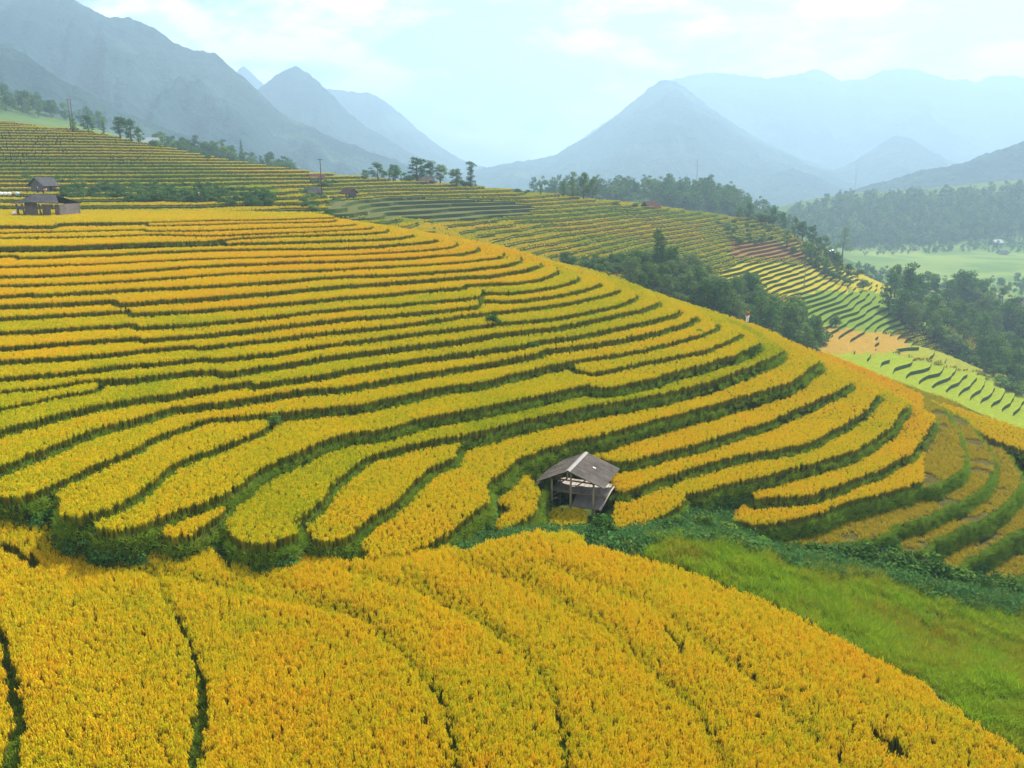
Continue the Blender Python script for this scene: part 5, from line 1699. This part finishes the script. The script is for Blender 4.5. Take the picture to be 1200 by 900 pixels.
# ---- people
def person(loc, head, scale, label, pose, top_m, leg_m, hat=None):
    e = empty('person', loc, head, label, 'person')

    def skin(name, joints, edges, radii, mat, par):
        me = bpy.data.meshes.new(name); me.from_pydata(joints, edges, []); me.materials.append(mat)
        o = link(bpy.data.objects.new(name, me), par)
        o.modifiers.new('skin', 'SKIN'); sub = o.modifiers.new('sub', 'SUBSURF'); sub.levels = 1; sub.render_levels = 1
        for v, r in zip(me.skin_vertices[0].data, radii): v.radius = (r, r)
        me.skin_vertices[0].data[0].use_root = True
        return o
    b = 1 if pose == 'bend' else 0
    # pelvis, chest, neck, head centre, crown
    if b:
        J = [(0, 0, .88), (0, -.22, 1.08), (0, -.42, 1.18), (0, -.50, 1.17), (0, -.62, 1.14), (0, -.72, 1.12)]
        hands = [(.17, -.42, 1.10), (.19, -.46, .80), (.14, -.58, .55), (-.17, -.42, 1.10), (-.19, -.46, .80), (-.14, -.58, .55)]
    else:
        J = [(0, 0, .92), (0, 0, 1.15), (0, .01, 1.38), (0, 0, 1.47), (0, -.01, 1.56), (0, 0, 1.66)]
        hands = [(.19, 0, 1.36), (.25, -.02, 1.08), (.20, -.20, .92), (-.19, 0, 1.36), (-.25, -.02, 1.08), (-.22, -.16, .90)]
    legs = [(.10, 0, .86), (.11, -.03, .48), (.11, .02, .09), (.11, -.12, .04), (-.10, 0, .86), (-.12, .05, .48), (-.12, .10, .09), (-.12, -.04, .04)]
    J = J + hands + legs
    E = [(0, 1), (1, 2), (2, 3), (3, 4), (4, 5), (2, 6), (6, 7), (7, 8), (2, 9), (9, 10), (10, 11), (0, 12), (12, 13), (13, 14), (14, 15), (0, 16), (16, 17), (17, 18), (18, 19)]
    Rr = [.14, .15, .15, .055, .105, .08, .06, .048, .04, .06, .048, .04, .09, .06, .045, .04, .09, .06, .045, .04]
    skin('body', J, E, Rr, M_SKIN, e)
    jk = [J[0], J[1], J[2], J[6], J[7], J[8], J[9], J[10], J[11]]
    jk[5] = tuple(.8 * a + .2 * c for a, c in zip(J[8], J[7])); jk[8] = tuple(.8 * a + .2 * c for a, c in zip(J[11], J[10]))
    skin('jacket', jk, [(0, 1), (1, 2), (2, 3), (3, 4), (4, 5), (2, 6), (6, 7), (7, 8)], [.17, .18, .17, .08, .068, .06, .08, .068, .06], top_m, e)
    tr = [(0, 0, .90)] + [J[12], J[13], (.11, .02, .14)] + [J[16], J[17], (-.12, .10, .14)]
    skin('trousers', tr, [(0, 1), (1, 2), (2, 3), (0, 4), (4, 5), (5, 6)], [.165, .115, .085, .07, .115, .085, .07], leg_m, e)
    h = Vector(J[4]); up = (Vector(J[5]) - Vector(J[3])).normalized()
    p = MB()
    if hat:
        a = up.orthogonal().normalized(); c = up.cross(a); n = 14; b0 = h + up * .05
        p.add([b0 + up * .2] + [b0 + (a * math.cos(2 * PI * i / n) + c * math.sin(2 * PI * i / n)) * .25 for i in range(n)] + [b0 + up * .17], [(0, 1 + i, 1 + (i + 1) % n) for i in range(n)] + [(n + 1, 1 + (i + 1) % n, 1 + i) for i in range(n)])
        p.build('hat', hat, e)
    else:
        n = 10; vs = []; fs = []
        a = up.orthogonal().normalized(); c = up.cross(a)
        for i in range(5):
            th = i / 4 * 1.7
            for j in range(n): vs.append(h + up * (.02 + .125 * math.cos(th)) + (a * math.cos(2 * PI * j / n) + c * math.sin(2 * PI * j / n)) * .118 * math.sin(th))
        for i in range(4):
            for j in range(n): fs.append((i * n + j, i * n + (j + 1) % n, (i + 1) * n + (j + 1) % n, (i + 1) * n + j))
        p.add(vs, fs); p.build('hair', M_HAIR, e, True)
    e.scale = (scale,) * 3
    return e


STRAW = plain('straw_hat', (.55, .45, .26))
q = on_plane(875.5, 380, ZC['TT'] - CANH + .1)
person((q[0], q[1], q[2] + .1), .6, .95, 'person in a dark red jacket on the rim of the terraced hill', 'stand', M_REDCLOTH, M_WHITE)
for px, py, pose, top, leg, hat, lab in [(32, 228.5, 'bend', M_REDCLOTH, M_DARKCLOTH, None, 'person in dark red bending over the cut rice above the shed roof'), (45, 229, 'stand', M_DARKCLOTH, M_DARKCLOTH, None, 'dark-clothed person standing just above the shed ridge'),
                                          (51.5, 230, 'bend', M_ORANGECLOTH, M_DARKCLOTH, STRAW, 'person in an orange top and pale hat bending above the shed roof'), (22, 253.5, 'bend', M_BLUE, M_DARKCLOTH, STRAW, 'person in blue stooping by the left end of the leaning shed'),
                                          (233.5, 237, 'stand', M_WHITE, M_DARKCLOTH, STRAW, 'person in white standing below the rounded tree of the left hedge')]:
    if py > 250: q = on_plane(px, py, ZC['A'] - CANH + .3)
    else: q = hit(px, py, 176, 320)
    zz = float(mid(np.array([q[0]]), np.array([q[1]]))[0]) if py < 250 else q[2]
    person((q[0], q[1], zz + .35), random.uniform(0, 6), 1.1, lab, pose, top, leg, hat)


def sack(px, py, wpx, hpx, mat, label, group=None, ground=None):
    q = hit(px, py, 176, 320) if py < 250 else on_plane(px, py, ZC['A'] - CANH + .3)
    zz = float(mid(np.array([q[0]]), np.array([q[1]]))[0]) if py < 250 else q[2]
    t = q[1] / F
    w, h = wpx * t / 2, hpx * t
    vs = []; fs = []; n = 12; m = 7; r = random.Random(int(px * 7))
    for i in range(m):
        f = i / (m - 1)
        rr = math.sin(PI * (.12 + .86 * f)) ** .6 * (1 if i < m - 1 else .1)
        for j in range(n):
            a = 2 * PI * j / n; k = 1 + r.uniform(-.08, .08)
            vs.append((w * rr * k * math.cos(a), w * .7 * rr * k * math.sin(a), h * f))
    for i in range(m - 1):
        for j in range(n): fs.append((i * n + j, i * n + (j + 1) % n, (i + 1) * n + (j + 1) % n, (i + 1) * n + j))
    fs.append(tuple(range(n - 1, -1, -1))); fs.append(tuple((m - 1) * n + j for j in range(n)))
    o = obj('sack', vs, fs, mat, None, True); o.location = (q[0], q[1], zz + .45)
    return tag(o, label, 'sack', group)


for x in (1.5, 6.5, 11.5):
    sack(x, 231, 5.2, 3.6, M_WHITE, 'full white sack lying in a row on the cut terrace at the left edge', 'white sacks on the cut terrace')
sack(20.5, 230.5, 6, 3.4, plain('pale_blue_sack', (.40, .56, .70), .1), 'pale blue bundle between the white sacks and the person in red')
sack(17.5, 254.6, 5, 4, M_WHITE, 'white sack on the ground at the left end of the leaning shed')

# ================================================================== HAZE
def haze():
    x0, x1, y0, y1, z0, z1 = -5200, 5600, -260, 7200, -113.5, 492
    vs = [(x0, y0, z0), (x1, y0, z0), (x1, y1, z0), (x0, y1, z0), (x0, y0, z1), (x1, y0, z1), (x1, y1, z1), (x0, y1, z1)]
    fs = [(0, 3, 2, 1), (4, 5, 6, 7), (0, 1, 5, 4), (1, 2, 6, 5), (2, 3, 7, 6), (3, 0, 4, 7)]
    m, N = newmat('haze_air')
    v = N.add('ShaderNodeVolumePrincipled', ins={'Color': (.325, .462, .60, 1), 'Density': HAZE, 'Anisotropy': .25})
    o_ = N.add('ShaderNodeOutputMaterial'); N.link(v.outputs[0], o_.inputs['Volume'])
    o = obj('haze', vs, fs, m); tag(o, 'pale blue haze filling the valley air', None, None, 'stuff')


HAZE = .00041
haze()

# ================================================================== LIGHT, SKY, CAMERA
SUN = Vector((.42, .62, .80)).normalized()
el = math.asin(SUN.z); az = math.atan2(SUN.x, SUN.y)
sd = bpy.data.lights.new('sun', 'SUN'); sd.energy = 5.0; sd.angle = math.radians(2.0); sd.color = (1.0, .96, .88)
so = bpy.data.objects.new('sun', sd); COL.objects.link(so)
so.rotation_euler = (-SUN).to_track_quat('-Z', 'Y').to_euler(); so.location = SUN * 300

w = bpy.data.worlds.new('World'); scene.world = w; w.use_nodes = True
w.node_tree.nodes.clear()
N = NT(w)
sky = N.add('ShaderNodeTexSky', sky_type='NISHITA', sun_disc=False, sun_elevation=el, sun_rotation=az, air_density=1.0, dust_density=1.2, ozone_density=1.5)
dirn = N.add('ShaderNodeTexCoord').outputs['Generated']
sep = N.add('ShaderNodeSeparateXYZ', ins={0: dirn})
mp = N.add('ShaderNodeMapping', ins={'Vector': dirn, 'Scale': (1.0, 1.0, 2.6)})
n1 = N.noise(8.5, 9, .58, mp.outputs[0], .25)
n2 = N.noise(2.6, 4, .5, mp.outputs[0])
cl = N.math('ADD', n1, N.math('MULTIPLY', N.math('SUBTRACT', n2, .5), .9))
cm = N.ramp(cl, [(.42, .0), (.50, .4), (.58, 1.0)])
skyc = N.mix(.7, sky.outputs[0], (1.2, 1.6, 2.0))
col = N.mix(N.math('MULTIPLY', cm, .9), skyc, (6.2, 6.0, 5.8))
bg = N.add('ShaderNodeBackground', ins={'Color': col, 'Strength': .10})
wo = N.add('ShaderNodeOutputWorld'); N.link(bg.outputs[0], wo.inputs['Surface'])

cd = bpy.data.cameras.new('camera'); cd.sensor_width = 36; cd.lens = 36 * F / 1200; cd.clip_end = 30000; cd.clip_start = .5
co = bpy.data.objects.new('camera', cd); COL.objects.link(co)
co.location = (0, 0, 0); co.rotation_euler = (PI / 2 - PITCH, 0, 0)
scene.camera = co

scene.view_settings.view_transform = 'Standard'; scene.view_settings.look = 'None'
scene.view_settings.exposure = 1.72; scene.view_settings.gamma = 1; scene.view_settings.use_curve_mapping = False
c = scene.cycles
c.max_bounces = 6; c.diffuse_bounces = 3; c.glossy_bounces = 2; c.transmission_bounces = 4; c.volume_bounces = 1; c.transparent_max_bounces = 6
c.use_denoising = True; c.use_adaptive_sampling = True; c.adaptive_threshold = .015
c.caustics_reflective = False; c.caustics_refractive = False
